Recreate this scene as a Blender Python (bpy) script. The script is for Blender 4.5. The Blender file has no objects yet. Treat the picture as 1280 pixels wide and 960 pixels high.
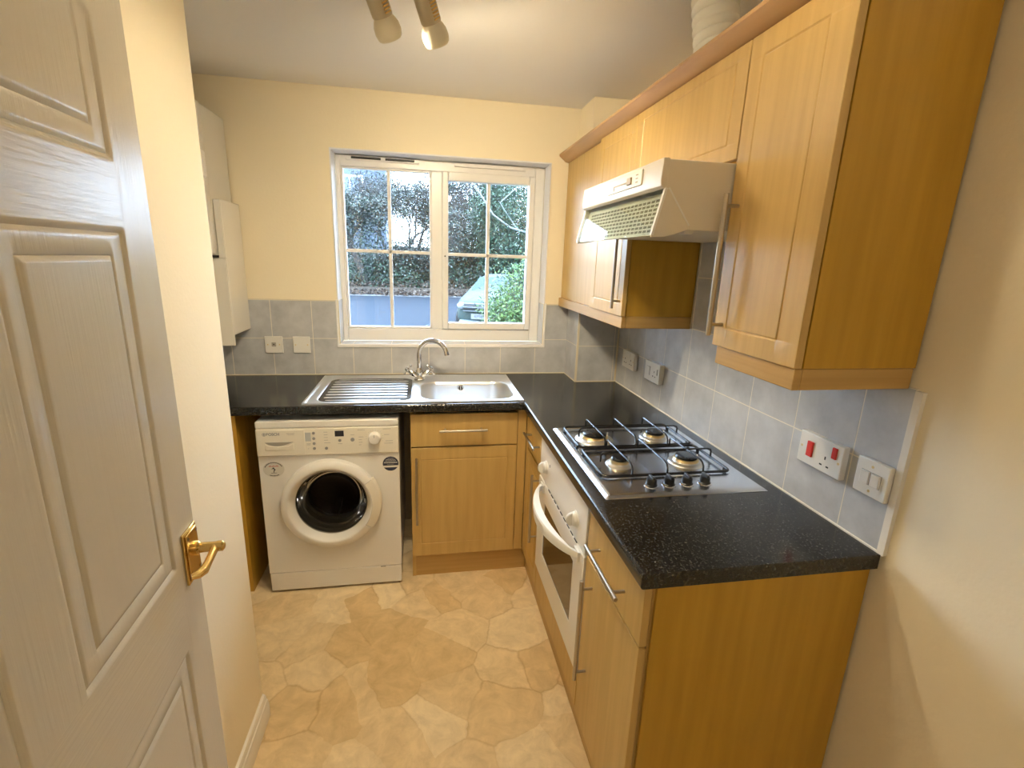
import bpy, bmesh, math, random
from mathutils import Vector, Matrix
R = math.radians
scene = bpy.context.scene
COL = scene.collection
rng = random.Random(7)

# ------------------------------------------------------------------ camera
YAW, PITCH, ROLL, FPX = R(10.4259), R(-14.2849), R(1.9856), 610.39
fwd = Vector((math.sin(YAW)*math.cos(PITCH), math.cos(YAW)*math.cos(PITCH), math.sin(PITCH)))
rgt = Vector((math.cos(YAW), -math.sin(YAW), 0)); up = rgt.cross(fwd)
r2 = math.cos(ROLL)*rgt + math.sin(ROLL)*up
u2 = -math.sin(ROLL)*rgt + math.cos(ROLL)*up
cd = bpy.data.cameras.new('camera'); cam = bpy.data.objects.new('camera', cd); COL.objects.link(cam)
M = Matrix((r2, u2, -fwd)).transposed().to_4x4(); M.translation = Vector((-1.0528, -2.7345, 1.556))
cam.matrix_world = M
cd.sensor_width = 36; cd.lens = FPX/1280*36; cd.clip_start = 0.02; cd.clip_end = 300
scene.camera = cam

# ------------------------------------------------------------------ exposure, sky, lamps
scene.view_settings.view_transform = 'Standard'; scene.view_settings.look = 'None'
scene.view_settings.exposure = 1.6; scene.view_settings.gamma = 1.0; scene.view_settings.use_curve_mapping = False
SKY = (0.48, 0.70, 1.0); SKY_STRENGTH = 8.0
LAMP = (1.0, 0.84, 0.58); LAMP_STRENGTH = 430.0
FILL = (1.0, 0.95, 0.88); FILL_POWER = 9.0  # colour and strength of the added fill lamp behind the viewer
w = bpy.data.worlds.new('sky'); scene.world = w; w.use_nodes = True
nt = w.node_tree; bgn = nt.nodes['Background']
tc = nt.nodes.new('ShaderNodeTexCoord'); nz = nt.nodes.new('ShaderNodeTexNoise'); nz.inputs['Scale'].default_value = 3
cr = nt.nodes.new('ShaderNodeValToRGB'); cr.color_ramp.elements[0].color = (*[c*0.85 for c in SKY], 1); cr.color_ramp.elements[1].color = (0.60, 0.79, 1.0, 1)
cr.color_ramp.elements[0].position = .35; cr.color_ramp.elements[1].position = .65
nt.links.new(tc.outputs['Generated'], nz.inputs['Vector']); nt.links.new(nz.outputs['Fac'], cr.inputs['Fac'])
nt.links.new(cr.outputs['Color'], bgn.inputs['Color']); bgn.inputs['Strength'].default_value = SKY_STRENGTH

# ------------------------------------------------------------------ materials
MATS = {}
def mat(name, col, rough=0.5, metal=0.0, var=None, scale=8, stretch=(1,1,1), bump=0, bscale=None, spec=None, coat=0, detail=4, lohi=(.35,.65), distortion=0):
    if name in MATS: return MATS[name]
    m = bpy.data.materials.new(name); m.use_nodes = True; n = m.node_tree.nodes; l = m.node_tree.links
    b = n['Principled BSDF']; b.inputs['Base Color'].default_value = (*col, 1)
    b.inputs['Roughness'].default_value = rough; b.inputs['Metallic'].default_value = metal
    if spec is not None: b.inputs['Specular IOR Level'].default_value = spec
    if coat: b.inputs['Coat Weight'].default_value = coat; b.inputs['Coat Roughness'].default_value = 0.05
    if var is not None or bump:
        t = n.new('ShaderNodeTexCoord'); mp = n.new('ShaderNodeMapping'); mp.inputs['Scale'].default_value = stretch
        l.new(t.outputs['Object'], mp.inputs['Vector'])
        no = n.new('ShaderNodeTexNoise'); no.inputs['Scale'].default_value = scale; no.inputs['Detail'].default_value = detail; no.inputs['Distortion'].default_value = distortion
        l.new(mp.outputs[0], no.inputs['Vector'])
        if var is not None:
            r = n.new('ShaderNodeValToRGB'); r.color_ramp.elements[0].color = (*col, 1); r.color_ramp.elements[1].color = (*var, 1)
            r.color_ramp.elements[0].position = lohi[0]; r.color_ramp.elements[1].position = lohi[1]
            l.new(no.outputs['Fac'], r.inputs['Fac']); l.new(r.outputs[0], b.inputs['Base Color'])
        if bump:
            nb = n.new('ShaderNodeTexNoise'); nb.inputs['Scale'].default_value = bscale or scale; nb.inputs['Detail'].default_value = 3
            l.new(mp.outputs[0], nb.inputs['Vector'])
            bp = n.new('ShaderNodeBump'); bp.inputs['Strength'].default_value = bump; bp.inputs['Distance'].default_value = 0.002
            l.new(nb.outputs['Fac'], bp.inputs['Height']); l.new(bp.outputs[0], b.inputs['Normal'])
    MATS[name] = m; return m
def emit(name, col, s):
    m = bpy.data.materials.new(name); m.use_nodes = True; n = m.node_tree.nodes; l = m.node_tree.links
    n.remove(n['Principled BSDF']); e = n.new('ShaderNodeEmission'); e.inputs['Color'].default_value = (*col, 1); e.inputs['Strength'].default_value = s
    l.new(e.outputs[0], n['Material Output'].inputs[0]); MATS[name] = m; return m
def thin_glass(name, tint=(1,1,1), ior=1.45, rough=0.0, base=0.0, gain=1.6):
    m = bpy.data.materials.new(name); m.use_nodes = True; n = m.node_tree.nodes; l = m.node_tree.links
    n.remove(n['Principled BSDF']); t = n.new('ShaderNodeBsdfTransparent'); t.inputs[0].default_value = (*tint, 1)
    g = n.new('ShaderNodeBsdfGlossy'); g.inputs['Roughness'].default_value = rough
    f = n.new('ShaderNodeFresnel'); f.inputs['IOR'].default_value = ior
    a = n.new('ShaderNodeMath'); a.operation = 'MULTIPLY_ADD'; a.inputs[1].default_value = gain; a.inputs[2].default_value = base; a.use_clamp = True
    x = n.new('ShaderNodeMixShader'); l.new(f.outputs[0], a.inputs[0]); l.new(a.outputs[0], x.inputs[0]); l.new(t.outputs[0], x.inputs[1]); l.new(g.outputs[0], x.inputs[2])
    l.new(x.outputs[0], n['Material Output'].inputs[0]); MATS[name] = m; return m

wall_m = mat('cream_wall_paint', (0.88, 0.78, 0.58), 0.75, bump=.25, bscale=90)
ceil_m = mat('white_ceiling_paint', (0.84, 0.81, 0.77), 0.85, bump=.2, bscale=60)
white_paint = mat('white_gloss_paint', (0.82, 0.78, 0.70), 0.25)
reveal_m = mat('white_reveal_paint', (0.80, 0.80, 0.82), 0.6)
beech = mat('beech_laminate', (0.52, 0.335, 0.105), 0.38, var=(0.585, 0.385, 0.13), scale=5, stretch=(9, 9, .55), detail=6)
beech_h = mat('beech_laminate_horizontal_grain', (0.46, 0.28, 0.085), 0.38, var=(0.53, 0.33, 0.11), scale=5, stretch=(.55, .55, 12), detail=6)
beech_panel = mat('beech_end_panel_laminate', (0.46, 0.255, 0.022), 0.36, var=(0.54, 0.305, 0.032), scale=4, stretch=(8, 8, .5), detail=6)
inner_m = mat('cabinet_interior', (0.35, 0.25, 0.15), 0.6)
worktop_m = mat('speckled_black_laminate', (0.010, 0.010, 0.010), 0.16, var=(0.062, 0.059, 0.050), scale=190, lohi=(.50, .72), detail=3)
steel = mat('brushed_stainless', (0.82, 0.83, 0.84), 0.36, 1.0)
steel_hob = mat('hob_stainless', (0.66, 0.69, 0.74), 0.24, 1.0)
chrome = mat('chrome', (0.75, 0.75, 0.76), 0.06, 1.0)
nickel = mat('satin_nickel', (0.48, 0.43, 0.36), 0.30, 1.0)
brass = mat('polished_brass', (0.70, 0.50, 0.19), 0.22, 1.0)
brass_dull = mat('brass_burner_ring', (0.75, 0.60, 0.32), 0.32, 1.0)
alu = mat('cast_aluminium', (0.75, 0.74, 0.72), 0.35, 1.0)
black_en = mat('black_enamel', (0.012, 0.012, 0.014), 0.22)
black_matt = mat('black_matt', (0.02, 0.02, 0.02), 0.6)
black_pl = mat('black_plastic', (0.012, 0.012, 0.012), 0.3)
wm_white = mat('appliance_white_enamel', (0.80, 0.77, 0.72), 0.32)
pl_white = mat('white_plastic', (0.80, 0.78, 0.73), 0.3)
pl_cream = mat('cream_plastic', (0.74, 0.66, 0.50), 0.35)
pl_grey = mat('grey_plastic', (0.30, 0.29, 0.28), 0.4)
lt_grey = mat('light_grey_print', (0.42, 0.40, 0.37), 0.5)
red_pl = mat('red_plastic', (0.62, 0.03, 0.02), 0.3)
red_print = mat('red_print', (0.50, 0.10, 0.08), 0.5)
navy_print = mat('dark_navy_print', (0.02, 0.022, 0.05), 0.4)
upvc = mat('white_upvc', (0.84, 0.82, 0.79), 0.28)
grout_m = mat('cream_grout', (0.80, 0.74, 0.62), 0.7)
oven_glass = mat('brown_oven_glass', (0.05, 0.035, 0.02), 0.06, spec=.8)
display_m = mat('dark_display', (0.02, 0.02, 0.03), 0.15)
rubber = mat('grey_door_seal', (0.13, 0.13, 0.12), 0.5)
drum_m = mat('drum_steel', (0.05, 0.048, 0.045), 0.35, .8)
duct_m = mat('white_flexible_duct', (0.76, 0.73, 0.64), 0.5)
filter_m = mat('hood_filter_grey', (0.62, 0.60, 0.52), 0.5)
glass_m = thin_glass('window_glass')
glass_wm = thin_glass('washer_door_glass', (0.42, 0.40, 0.36), 1.18)
glass_hood = thin_glass('hood_visor_glass', (0.90, 0.93, 0.90), 1.25, 0.0, .0, .2)
bulb_m = emit('glowing_bulb', LAMP, LAMP_STRENGTH)

def door_paint(nm, st):
    m = mat(nm, (0.56, 0.51, 0.41), 0.27); n = m.node_tree.nodes; l = m.node_tree.links
    t = n.new('ShaderNodeTexCoord'); mp = n.new('ShaderNodeMapping'); mp.inputs['Scale'].default_value = st
    no = n.new('ShaderNodeTexNoise'); no.inputs['Scale'].default_value = 3; no.inputs['Detail'].default_value = 2
    bp = n.new('ShaderNodeBump'); bp.inputs['Strength'].default_value = .18; bp.inputs['Distance'].default_value = .003
    l.new(t.outputs['Object'], mp.inputs[0]); l.new(mp.outputs[0], no.inputs['Vector']); l.new(no.outputs['Fac'], bp.inputs['Height']); l.new(bp.outputs[0], n['Principled BSDF'].inputs['Normal'])
    return m
door_m = door_paint('white_grained_door_paint', (60, 60, 2.5)); door_h_m = door_paint('white_grained_door_rail_paint', (3, 3, 60))
def tile_mat():
    m = mat('slate_grey_tile', (0.2, 0.21, 0.23), 0.32); n = m.node_tree.nodes; l = m.node_tree.links; b = n['Principled BSDF']
    t = n.new('ShaderNodeTexCoord'); no = n.new('ShaderNodeTexNoise'); no.inputs['Scale'].default_value = 9; no.inputs['Detail'].default_value = 6; no.inputs['Roughness'].default_value = .6
    r = n.new('ShaderNodeValToRGB'); r.color_ramp.elements[0].color = (0.40, 0.405, 0.42, 1); r.color_ramp.elements[1].color = (0.58, 0.585, 0.60, 1)
    r.color_ramp.elements[0].position = .3; r.color_ramp.elements[1].position = .72
    l.new(t.outputs['Object'], no.inputs['Vector']); l.new(no.outputs['Fac'], r.inputs[0]); l.new(r.outputs[0], b.inputs['Base Color'])
    bp = n.new('ShaderNodeBump'); bp.inputs['Strength'].default_value = .15; bp.inputs['Distance'].default_value = .002
    l.new(no.outputs['Fac'], bp.inputs['Height']); l.new(bp.outputs[0], b.inputs['Normal'])
    return m
tile_m = tile_mat()
def floor_mat():
    m = mat('stone_effect_vinyl', (0.5, 0.35, 0.2), 0.42); n = m.node_tree.nodes; l = m.node_tree.links; b = n['Principled BSDF']
    t = n.new('ShaderNodeTexCoord')
    nd = n.new('ShaderNodeTexNoise'); nd.inputs['Scale'].default_value = 5; nd.inputs['Detail'].default_value = 5
    sub = n.new('ShaderNodeVectorMath'); sub.operation = 'SUBTRACT'; sub.inputs[1].default_value = (.5, .5, .5)
    sc = n.new('ShaderNodeVectorMath'); sc.operation = 'SCALE'; sc.inputs['Scale'].default_value = .12
    ad = n.new('ShaderNodeVectorMath'); ad.operation = 'ADD'
    l.new(t.outputs['Object'], nd.inputs['Vector']); l.new(nd.outputs['Color'], sub.inputs[0]); l.new(sub.outputs[0], sc.inputs[0]); l.new(sc.outputs[0], ad.inputs[0]); l.new(t.outputs['Object'], ad.inputs[1])
    v = n.new('ShaderNodeTexVoronoi'); v.voronoi_dimensions = '2D'; v.inputs['Scale'].default_value = 5.4; l.new(ad.outputs[0], v.inputs['Vector'])
    ve = n.new('ShaderNodeTexVoronoi'); ve.voronoi_dimensions = '2D'; ve.feature = 'DISTANCE_TO_EDGE'; ve.inputs['Scale'].default_value = 5.4; l.new(ad.outputs[0], ve.inputs['Vector'])
    cell = n.new('ShaderNodeValToRGB'); e = cell.color_ramp.elements; e[0].color = (0.68, 0.49, 0.25, 1); e[1].color = (0.84, 0.69, 0.45, 1)
    sx = n.new('ShaderNodeSeparateColor'); l.new(v.outputs['Color'], sx.inputs[0]); l.new(sx.outputs[0], cell.inputs[0])
    n2 = n.new('ShaderNodeTexNoise'); n2.inputs['Scale'].default_value = 15; n2.inputs['Detail'].default_value = 9; n2.inputs['Roughness'].default_value = .68; n2.inputs['Distortion'].default_value = .5
    l.new(ad.outputs[0], n2.inputs['Vector'])
    r2_ = n.new('ShaderNodeValToRGB'); r2_.color_ramp.elements[0].color = (0.84, 0.81, 0.77, 1); r2_.color_ramp.elements[1].color = (1.10, 1.10, 1.10, 1)
    r2_.color_ramp.elements[0].position = .32; r2_.color_ramp.elements[1].position = .66
    l.new(n2.outputs['Fac'], r2_.inputs[0])
    mu = n.new('ShaderNodeMix'); mu.data_type = 'RGBA'; mu.blend_type = 'MULTIPLY'; mu.inputs['Factor'].default_value = 1
    l.new(cell.outputs[0], mu.inputs[6]); l.new(r2_.outputs[0], mu.inputs[7])
    ed = n.new('ShaderNodeValToRGB'); ed.color_ramp.elements[0].color = (0.80, 0.74, 0.68, 1); ed.color_ramp.elements[1].color = (1, 1, 1, 1)
    ed.color_ramp.elements[0].position = .0; ed.color_ramp.elements[1].position = .035
    l.new(ve.outputs['Distance'], ed.inputs[0])
    # break the joints up so that only some of them read as lines
    n3 = n.new('ShaderNodeTexNoise'); n3.inputs['Scale'].default_value = 3.2; l.new(t.outputs['Object'], n3.inputs['Vector'])
    r3 = n.new('ShaderNodeValToRGB'); r3.color_ramp.elements[0].position = .45; r3.color_ramp.elements[1].position = .6; l.new(n3.outputs['Fac'], r3.inputs[0])
    m2 = n.new('ShaderNodeMix'); m2.data_type = 'RGBA'; m2.blend_type = 'MULTIPLY'; l.new(r3.outputs[0], m2.inputs['Factor'])
    l.new(mu.outputs[2], m2.inputs[6]); l.new(ed.outputs[0], m2.inputs[7]); l.new(m2.outputs[2], b.inputs['Base Color'])
    bp = n.new('ShaderNodeBump'); bp.inputs['Strength'].default_value = .35; bp.inputs['Distance'].default_value = .002
    l.new(n2.outputs['Fac'], bp.inputs['Height']); l.new(bp.outputs[0], b.inputs['Normal'])
    return m
floor_m = floor_mat()

# ------------------------------------------------------------------ mesh building
class MB:
    def __init__(s): s.bm = bmesh.new(); s.mi = 0
    def _f(s, vs):
        try:
            f = s.bm.faces.new(vs); f.material_index = s.mi; return f
        except ValueError: return None
    def box(s, x0, x1, y0, y1, z0, z1):
        x0, x1 = min(x0, x1), max(x0, x1); y0, y1 = min(y0, y1), max(y0, y1); z0, z1 = min(z0, z1), max(z0, z1)
        v = [s.bm.verts.new((x, y, z)) for z in (z0, z1) for x, y in ((x0, y0), (x1, y0), (x1, y1), (x0, y1))]
        for q in ((3, 2, 1, 0), (4, 5, 6, 7), (0, 1, 5, 4), (1, 2, 6, 5), (2, 3, 7, 6), (3, 0, 4, 7)): s._f([v[i] for i in q])
        return s
    def obox(s, c, ax, ay, az):
        c = Vector(c); ax, ay, az = Vector(ax), Vector(ay), Vector(az)
        v = [s.bm.verts.new(c + k*az + i*ax + j*ay) for k in (-1, 1) for i, j in ((-1, -1), (1, -1), (1, 1), (-1, 1))]
        for q in ((3, 2, 1, 0), (4, 5, 6, 7), (0, 1, 5, 4), (1, 2, 6, 5), (2, 3, 7, 6), (3, 0, 4, 7)): s._f([v[i] for i in q])
        return s
    def prism(s, pts, axis, a, b):
        """pts 2-D polygon in the two other axes (cyclic order x->y->z), extruded on axis between a and b"""
        def mk(p, t):
            if axis == 'x': return (t, p[0], p[1])
            if axis == 'y': return (p[0], t, p[1])
            return (p[0], p[1], t)
        A = [s.bm.verts.new(mk(p, a)) for p in pts]; B = [s.bm.verts.new(mk(p, b)) for p in pts]
        n = len(pts); s._f(A); s._f(B[::-1])
        for i in range(n): s._f([A[i], A[(i+1) % n], B[(i+1) % n], B[i]])
        return s
    def ring_prism(s, outer, inner, axis, a, b):
        def mk(p, t):
            if axis == 'x': return (t, p[0], p[1])
            if axis == 'y': return (p[0], t, p[1])
            return (p[0], p[1], t)
        O = [[s.bm.verts.new(mk(p, t)) for p in outer] for t in (a, b)]; I = [[s.bm.verts.new(mk(p, t)) for p in inner] for t in (a, b)]
        n = len(outer)
        for i in range(n):
            j = (i+1) % n
            s._f([O[0][i], O[0][j], I[0][j], I[0][i]]); s._f([O[1][j], O[1][i], I[1][i], I[1][j]])
            s._f([O[0][j], O[0][i], O[1][i], O[1][j]]); s._f([I[0][i], I[0][j], I[1][j], I[1][i]])
        return s
    def cyl(s, p0, p1, r0, r1=None, n=24, cap=True):
        r1 = r0 if r1 is None else r1; p0, p1 = Vector(p0), Vector(p1); d = (p1-p0).normalized()
        a = d.orthogonal().normalized(); b = d.cross(a)
        A = [s.bm.verts.new(p0 + r0*(math.cos(t)*a + math.sin(t)*b)) for t in [2*math.pi*i/n for i in range(n)]]
        B = [s.bm.verts.new(p1 + r1*(math.cos(t)*a + math.sin(t)*b)) for t in [2*math.pi*i/n for i in range(n)]]
        for i in range(n): s._f([A[i], A[(i+1) % n], B[(i+1) % n], B[i]])
        if cap: s._f(A[::-1]); s._f(B)
        return s
    def tube(s, pts, r, n=10, cap=True, closed=False):
        pts = [Vector(p) for p in pts]; m = len(pts); rr = r if isinstance(r, (list, tuple)) else [r]*m
        rings = []; prev = None
        for i, p in enumerate(pts):
            if closed: d = (pts[(i+1) % m]-pts[i-1]).normalized()
            else: d = (pts[min(i+1, m-1)]-pts[max(i-1, 0)]).normalized()
            if prev is None: a = d.orthogonal().normalized()
            else:
                a = prev - d*prev.dot(d); a = a.normalized() if a.length > 1e-6 else d.orthogonal().normalized()
            prev = a; b = d.cross(a)
            rings.append([s.bm.verts.new(p + rr[i]*(math.cos(t)*a+math.sin(t)*b)) for t in [2*math.pi*k/n for k in range(n)]])
        for i in range(m if closed else m-1):
            A, B = rings[i], rings[(i+1) % m]
            for k in range(n): s._f([A[k], A[(k+1) % n], B[(k+1) % n], B[k]])
        if cap and not closed: s._f(rings[0][::-1]); s._f(rings[-1])
        return s
    def lathe(s, c, axis, prof, n=48, a0=0, a1=2*math.pi):
        """prof list of (radius, distance along axis)"""
        c = Vector(c); d = Vector(axis).normalized()
        a = Vector((0, 0, 1)) if abs(d.z) < .9 else Vector((1, 0, 0)); a = (a - d*a.dot(d)).normalized(); b = d.cross(a)
        full = abs(a1-a0-2*math.pi) < 1e-6; N = n if full else n+1; rings = []
        for r, h in prof:
            if r < 1e-6: rings.append([s.bm.verts.new(c+d*h)])
            else: rings.append([s.bm.verts.new(c+d*h+r*(math.cos(t)*a+math.sin(t)*b)) for t in [a0+(a1-a0)*k/n for k in range(N)]])
        for A, B in zip(rings[:-1], rings[1:]):
            for k in range(N if full else N-1):
                q = (k+1) % N
                if len(A) == 1 and len(B) == 1: continue
                if len(A) == 1: s._f([A[0], B[q], B[k]])
                elif len(B) == 1: s._f([A[k], A[q], B[0]])
                else: s._f([A[k], A[q], B[q], B[k]])
        return s
    def sphere(s, c, r, sx=1, sy=1, sz=1, n=16):
        mtx = Matrix.Translation(c) @ Matrix.Diagonal((r*sx, r*sy, r*sz, 1))
        k = len(s.bm.faces); bmesh.ops.create_uvsphere(s.bm, u_segments=n*2, v_segments=n, radius=1, matrix=mtx)
        s.bm.faces.ensure_lookup_table()
        for f in s.bm.faces[k:]: f.material_index = s.mi
        return s

def set_tags(o, label=None, cat=None, group=None, kind=None):
    if label: o['label'] = label
    if cat: o['category'] = cat
    if group: o['group'] = group
    if kind: o['kind'] = kind
    return o
ROOTLOC = {}
def rootloc(p):
    while p.parent: p = p.parent
    return Vector(p.location)
def build(name, mb, m, parent=None, bevel=0, seg=2, smooth=True, label=None, cat=None, group=None, kind=None, recalc=True):
    bm = mb.bm
    if recalc: bmesh.ops.recalc_face_normals(bm, faces=bm.faces[:])
    if parent is not None:
        bmesh.ops.translate(bm, verts=bm.verts[:], vec=-rootloc(parent)); loc = (0, 0, 0)
    else:
        if bm.verts:
            xs = [v.co.x for v in bm.verts]; ys = [v.co.y for v in bm.verts]; zs = [v.co.z for v in bm.verts]
            loc = Vector(((min(xs)+max(xs))/2, (min(ys)+max(ys))/2, min(zs)))
            bmesh.ops.translate(bm, verts=bm.verts[:], vec=-loc)
    me = bpy.data.meshes.new(name); bm.to_mesh(me); bm.free()
    for k in (m if isinstance(m, (list, tuple)) else [m]): me.materials.append(k)
    if smooth:
        me.shade_smooth(); me.set_sharp_from_angle(angle=R(38))
    o = bpy.data.objects.new(name, me); COL.objects.link(o); o.location = loc
    if parent is not None: o.parent = parent
    if bevel:
        b = o.modifiers.new('bevel', 'BEVEL'); b.width = bevel; b.segments = seg; b.limit_method = 'ANGLE'; b.angle_limit = R(40)
    return set_tags(o, label, cat, group, kind)
def thing(name, loc, label=None, cat=None, group=None, kind=None):
    o = bpy.data.objects.new(name, None); COL.objects.link(o); o.location = loc; o.empty_display_size = .05
    return set_tags(o, label, cat, group, kind)
def rrect(cx, cy, hx, hy, r, n=6):
    out = []
    for sx, sy, a0 in ((1, 1, 0), (-1, 1, 90), (-1, -1, 180), (1, -1, 270)):
        for k in range(n+1):
            t = R(a0+90*k/n); out.append((cx+sx*(hx-r)+r*math.cos(t), cy+sy*(hy-r)+r*math.sin(t)))
    return out
def text(name, s, size, origin, xdir, ydir, m, parent, align='CENTER', depth=.0004, bold=0):
    c = bpy.data.curves.new(name, 'FONT'); c.body = s; c.size = size; c.align_x = align; c.align_y = 'CENTER'; c.extrude = depth; c.offset = bold
    t = bpy.data.objects.new(name+'_curve', c); COL.objects.link(t)
    dg = bpy.context.evaluated_depsgraph_get(); me = bpy.data.meshes.new_from_object(t.evaluated_get(dg)); bpy.data.objects.remove(t); bpy.data.curves.remove(c)
    X = Vector(xdir).normalized(); Y = Vector(ydir).normalized(); Z = X.cross(Y)
    T = Matrix((X, Y, Z)).transposed().to_4x4(); T.translation = Vector(origin)-rootloc(parent); me.transform(T)
    me.materials.clear(); me.materials.append(m)
    o = bpy.data.objects.new(name, me); COL.objects.link(o); o.parent = parent; return o
def polyprint(mb, pts, origin, X, Z, N, th=.0006):
    o = Vector(origin); X, Z, N = Vector(X), Vector(Z), Vector(N)
    A = [mb.bm.verts.new(o+X*p[0]+Z*p[1]) for p in pts]; B = [mb.bm.verts.new(o+X*p[0]+Z*p[1]+N*th) for p in pts]
    mb._f(A); mb._f(B[::-1]); n = len(pts)
    for i in range(n): mb._f([A[i], A[(i+1) % n], B[(i+1) % n], B[i]])

# ================================================================== SETTING
H = 2.335; LX = -2.42; ZT = 0.912
WX0, WX1, WZ0, WZ1 = -1.507, -0.375, 1.078, 2.062
build('floor', MB().box(LX-.1, .1, -4.3, .008, -.08, 0), floor_m, kind='structure')
build('ceiling', MB().box(LX-.1, .1, -4.3, .2, H, H+.08), ceil_m, kind='structure')
b = MB().box(LX-.1, WX0, .008, .28, 0, H).box(WX1, .1, .008, .28, 0, H).box(WX0, WX1, .008, .28, 0, WZ0-.008).box(WX0, WX1, .008, .28, WZ1, H)
build('wall_back', b, wall_m, kind='structure')
build('wall_right', MB().box(.008, .11, -4.3, .008, 0, H), wall_m, kind='structure')
build('wall_left', MB().box(LX-.1, LX, -1.26, .008, 0, H), wall_m, kind='structure')
# partition that narrows the room beside the door
build('wall_entrance_left', MB().box(LX-.1, -1.61, -4.2, -1.26, 0, H), wall_m, kind='structure', bevel=.004)
build('wall_front', MB().box(-1.61, .008, -4.3, -4.2, 0, H), wall_m, kind='structure')
build('wall_pipe_boxing', MB().box(-.229, .008, -.206, .008, ZT+.002, H), wall_m, kind='structure', bevel=.003)
sk = [(-1.61, 0), (-1.592, 0), (-1.592, .052), (-1.595, .058), (-1.595, .066), (-1.599, .071), (-1.599, .078), (-1.603, .088), (-1.61, .092)]
build('baseboard_left', MB().prism(sk, 'y', -2.62, -1.262), white_paint, kind='structure')

# ---- tiling
def tiled(name, label, plane, us, vs, holes=(), clip=None):
    """plane 'y' : tiles on the back wall (u = x); plane 'x' : tiles on the right wall (u = y)"""
    mb = MB(); g = .0015
    def cell(u0, u1, v0, v1, d0, d1, mi):
        mb.mi = mi
        if plane[0] == 'y': mb.box(u0, u1, plane[1]+d0, plane[1]+d1, v0, v1)
        else: mb.box(plane[1]+d0, plane[1]+d1, u0, u1, v0, v1)
    for i in range(len(us)-1):
        for j in range(len(vs)-1):
            u0, u1, v0, v1 = us[i], us[i+1], vs[j], vs[j+1]
            if (i, j) in holes: continue
            cell(u0, u1, v0, v1, .0015, .0078, 1)
            if u1-u0 > .006: cell(u0+g, u1-g, v0+g+.0005, v1-g, 0, .007, 0)
    return build(name, mb, [tile_m, grout_m], None, label=label, cat='splashback')
J = [-.421-.203*k for k in range(10)]
# back wall : left of window, below window, right of window
ul = sorted([LX+.001, WX0]+[x for x in J if LX < x < WX0]); ub = sorted([WX0, WX1]+[x for x in J if WX0 < x < WX1])
mb = MB()
def one_tile(mb, plane, u0, u1, v0, v1, gl=.0016, gr=.0016, gb=.0016, gt=.0016):
    for (a, c, d, e, d0, d1, mi) in ((u0, u1, v0, v1, .0003, .0078, 1), (u0+gl, u1-gr, v0+gb, v1-gt, 0, .007, 0)):
        if c-a < .003: continue
        mb.mi = mi
        if plane[0] == 'y': mb.box(a, c, plane[1]+d0, plane[1]+d1, d, e)
        else: mb.box(plane[1]+d0, plane[1]+d1, a, c, d, e)
def tiles_into(mb, plane, us, vs):
    for i in range(len(us)-1):
        for j in range(len(vs)-1): one_tile(mb, plane, us[i], us[i+1], vs[j], vs[j+1])
UA = sorted([LX+.001, -.2295]+[x for x in J if LX < x < -.24])
for u0, u1 in zip(UA[:-1], UA[1:]):
    lo = WZ0-.009
    one_tile(mb, ('y', 0), u0, u1, ZT+.004, lo, gt=0 if (u0 < WX0 or u1 > WX1) else .0016)
    for a_, c_, l_, r_e in ((u0, min(u1, WX0), True, u1 <= WX0), (max(u0, WX1), u1, u0 >= WX1, True)):
        if c_-a_ > .004:
            one_tile(mb, ('y', 0), a_, c_, lo, 1.112, gl=.0016 if l_ else 0, gr=.0016 if r_e else 0, gb=0)
            one_tile(mb, ('y', 0), a_, c_, 1.112, 1.312, gl=.0016 if l_ else 0, gr=.0016 if r_e else 0)
mb.mi = 2; mb.box(LX+.001, -.2295, -.004, .0078, ZT+.0005, ZT+.0045)
for a, c in ((LX+.001, WX0), (WX1, -.2295)): mb.box(a, c, -.0015, .0078, 1.312, 1.317)
build('tiled_splashback', mb, [tile_m, grout_m, pl_cream], None, label='grey stone-effect tiles on the back wall around the sink and below the window', cat='splashback')
mb = MB(); tiles_into(mb, ('y', -.214), [-.229, -.024, -.0085], [ZT+.004, 1.112, 1.312]); tiles_into(mb, ('x', -.2368), [-.214, 0], [ZT+.004, 1.112, 1.312])
mb.mi = 2; mb.box(-.2385, -.229, -.2155, -.206, ZT+.0005, 1.317); mb.box(-.2385, -.001, -.2175, -.2062, ZT+.0005, ZT+.0045); mb.box(-.2395, -.229, -.21, -.0045, ZT+.0005, ZT+.0045)
build('tiled_splashback', mb, [tile_m, grout_m, pl_cream], None, label='grey tiles wrapping the boxed-in corner column beside the window', cat='splashback')
mb = MB(); KY = sorted([-1.878, -.2145]+[-1.759+.203*k for k in range(8) if -1.759+.203*k < -.216])
tiles_into(mb, ('x', 0), KY, [ZT+.004, 1.112, 1.312]); tiles_into(mb, ('x', 0), [-1.556, -1.353, -1.15, -.947], [1.3125, 1.512, 1.712, 1.79])
mb.mi = 2; mb.box(-.004, .0078, -1.884, -.2145, ZT+.0005, ZT+.0045); mb.box(-.0035, .0078, -1.8955, -1.8785, ZT+.0005, 1.3085); mb.box(-.003, .0078, -.9468, -.9395, 1.3125, 1.64)
build('tiled_splashback', mb, [tile_m, grout_m, white_paint], None, label='grey tiles on the right wall behind the gas hob and sockets', cat='splashback')

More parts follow.
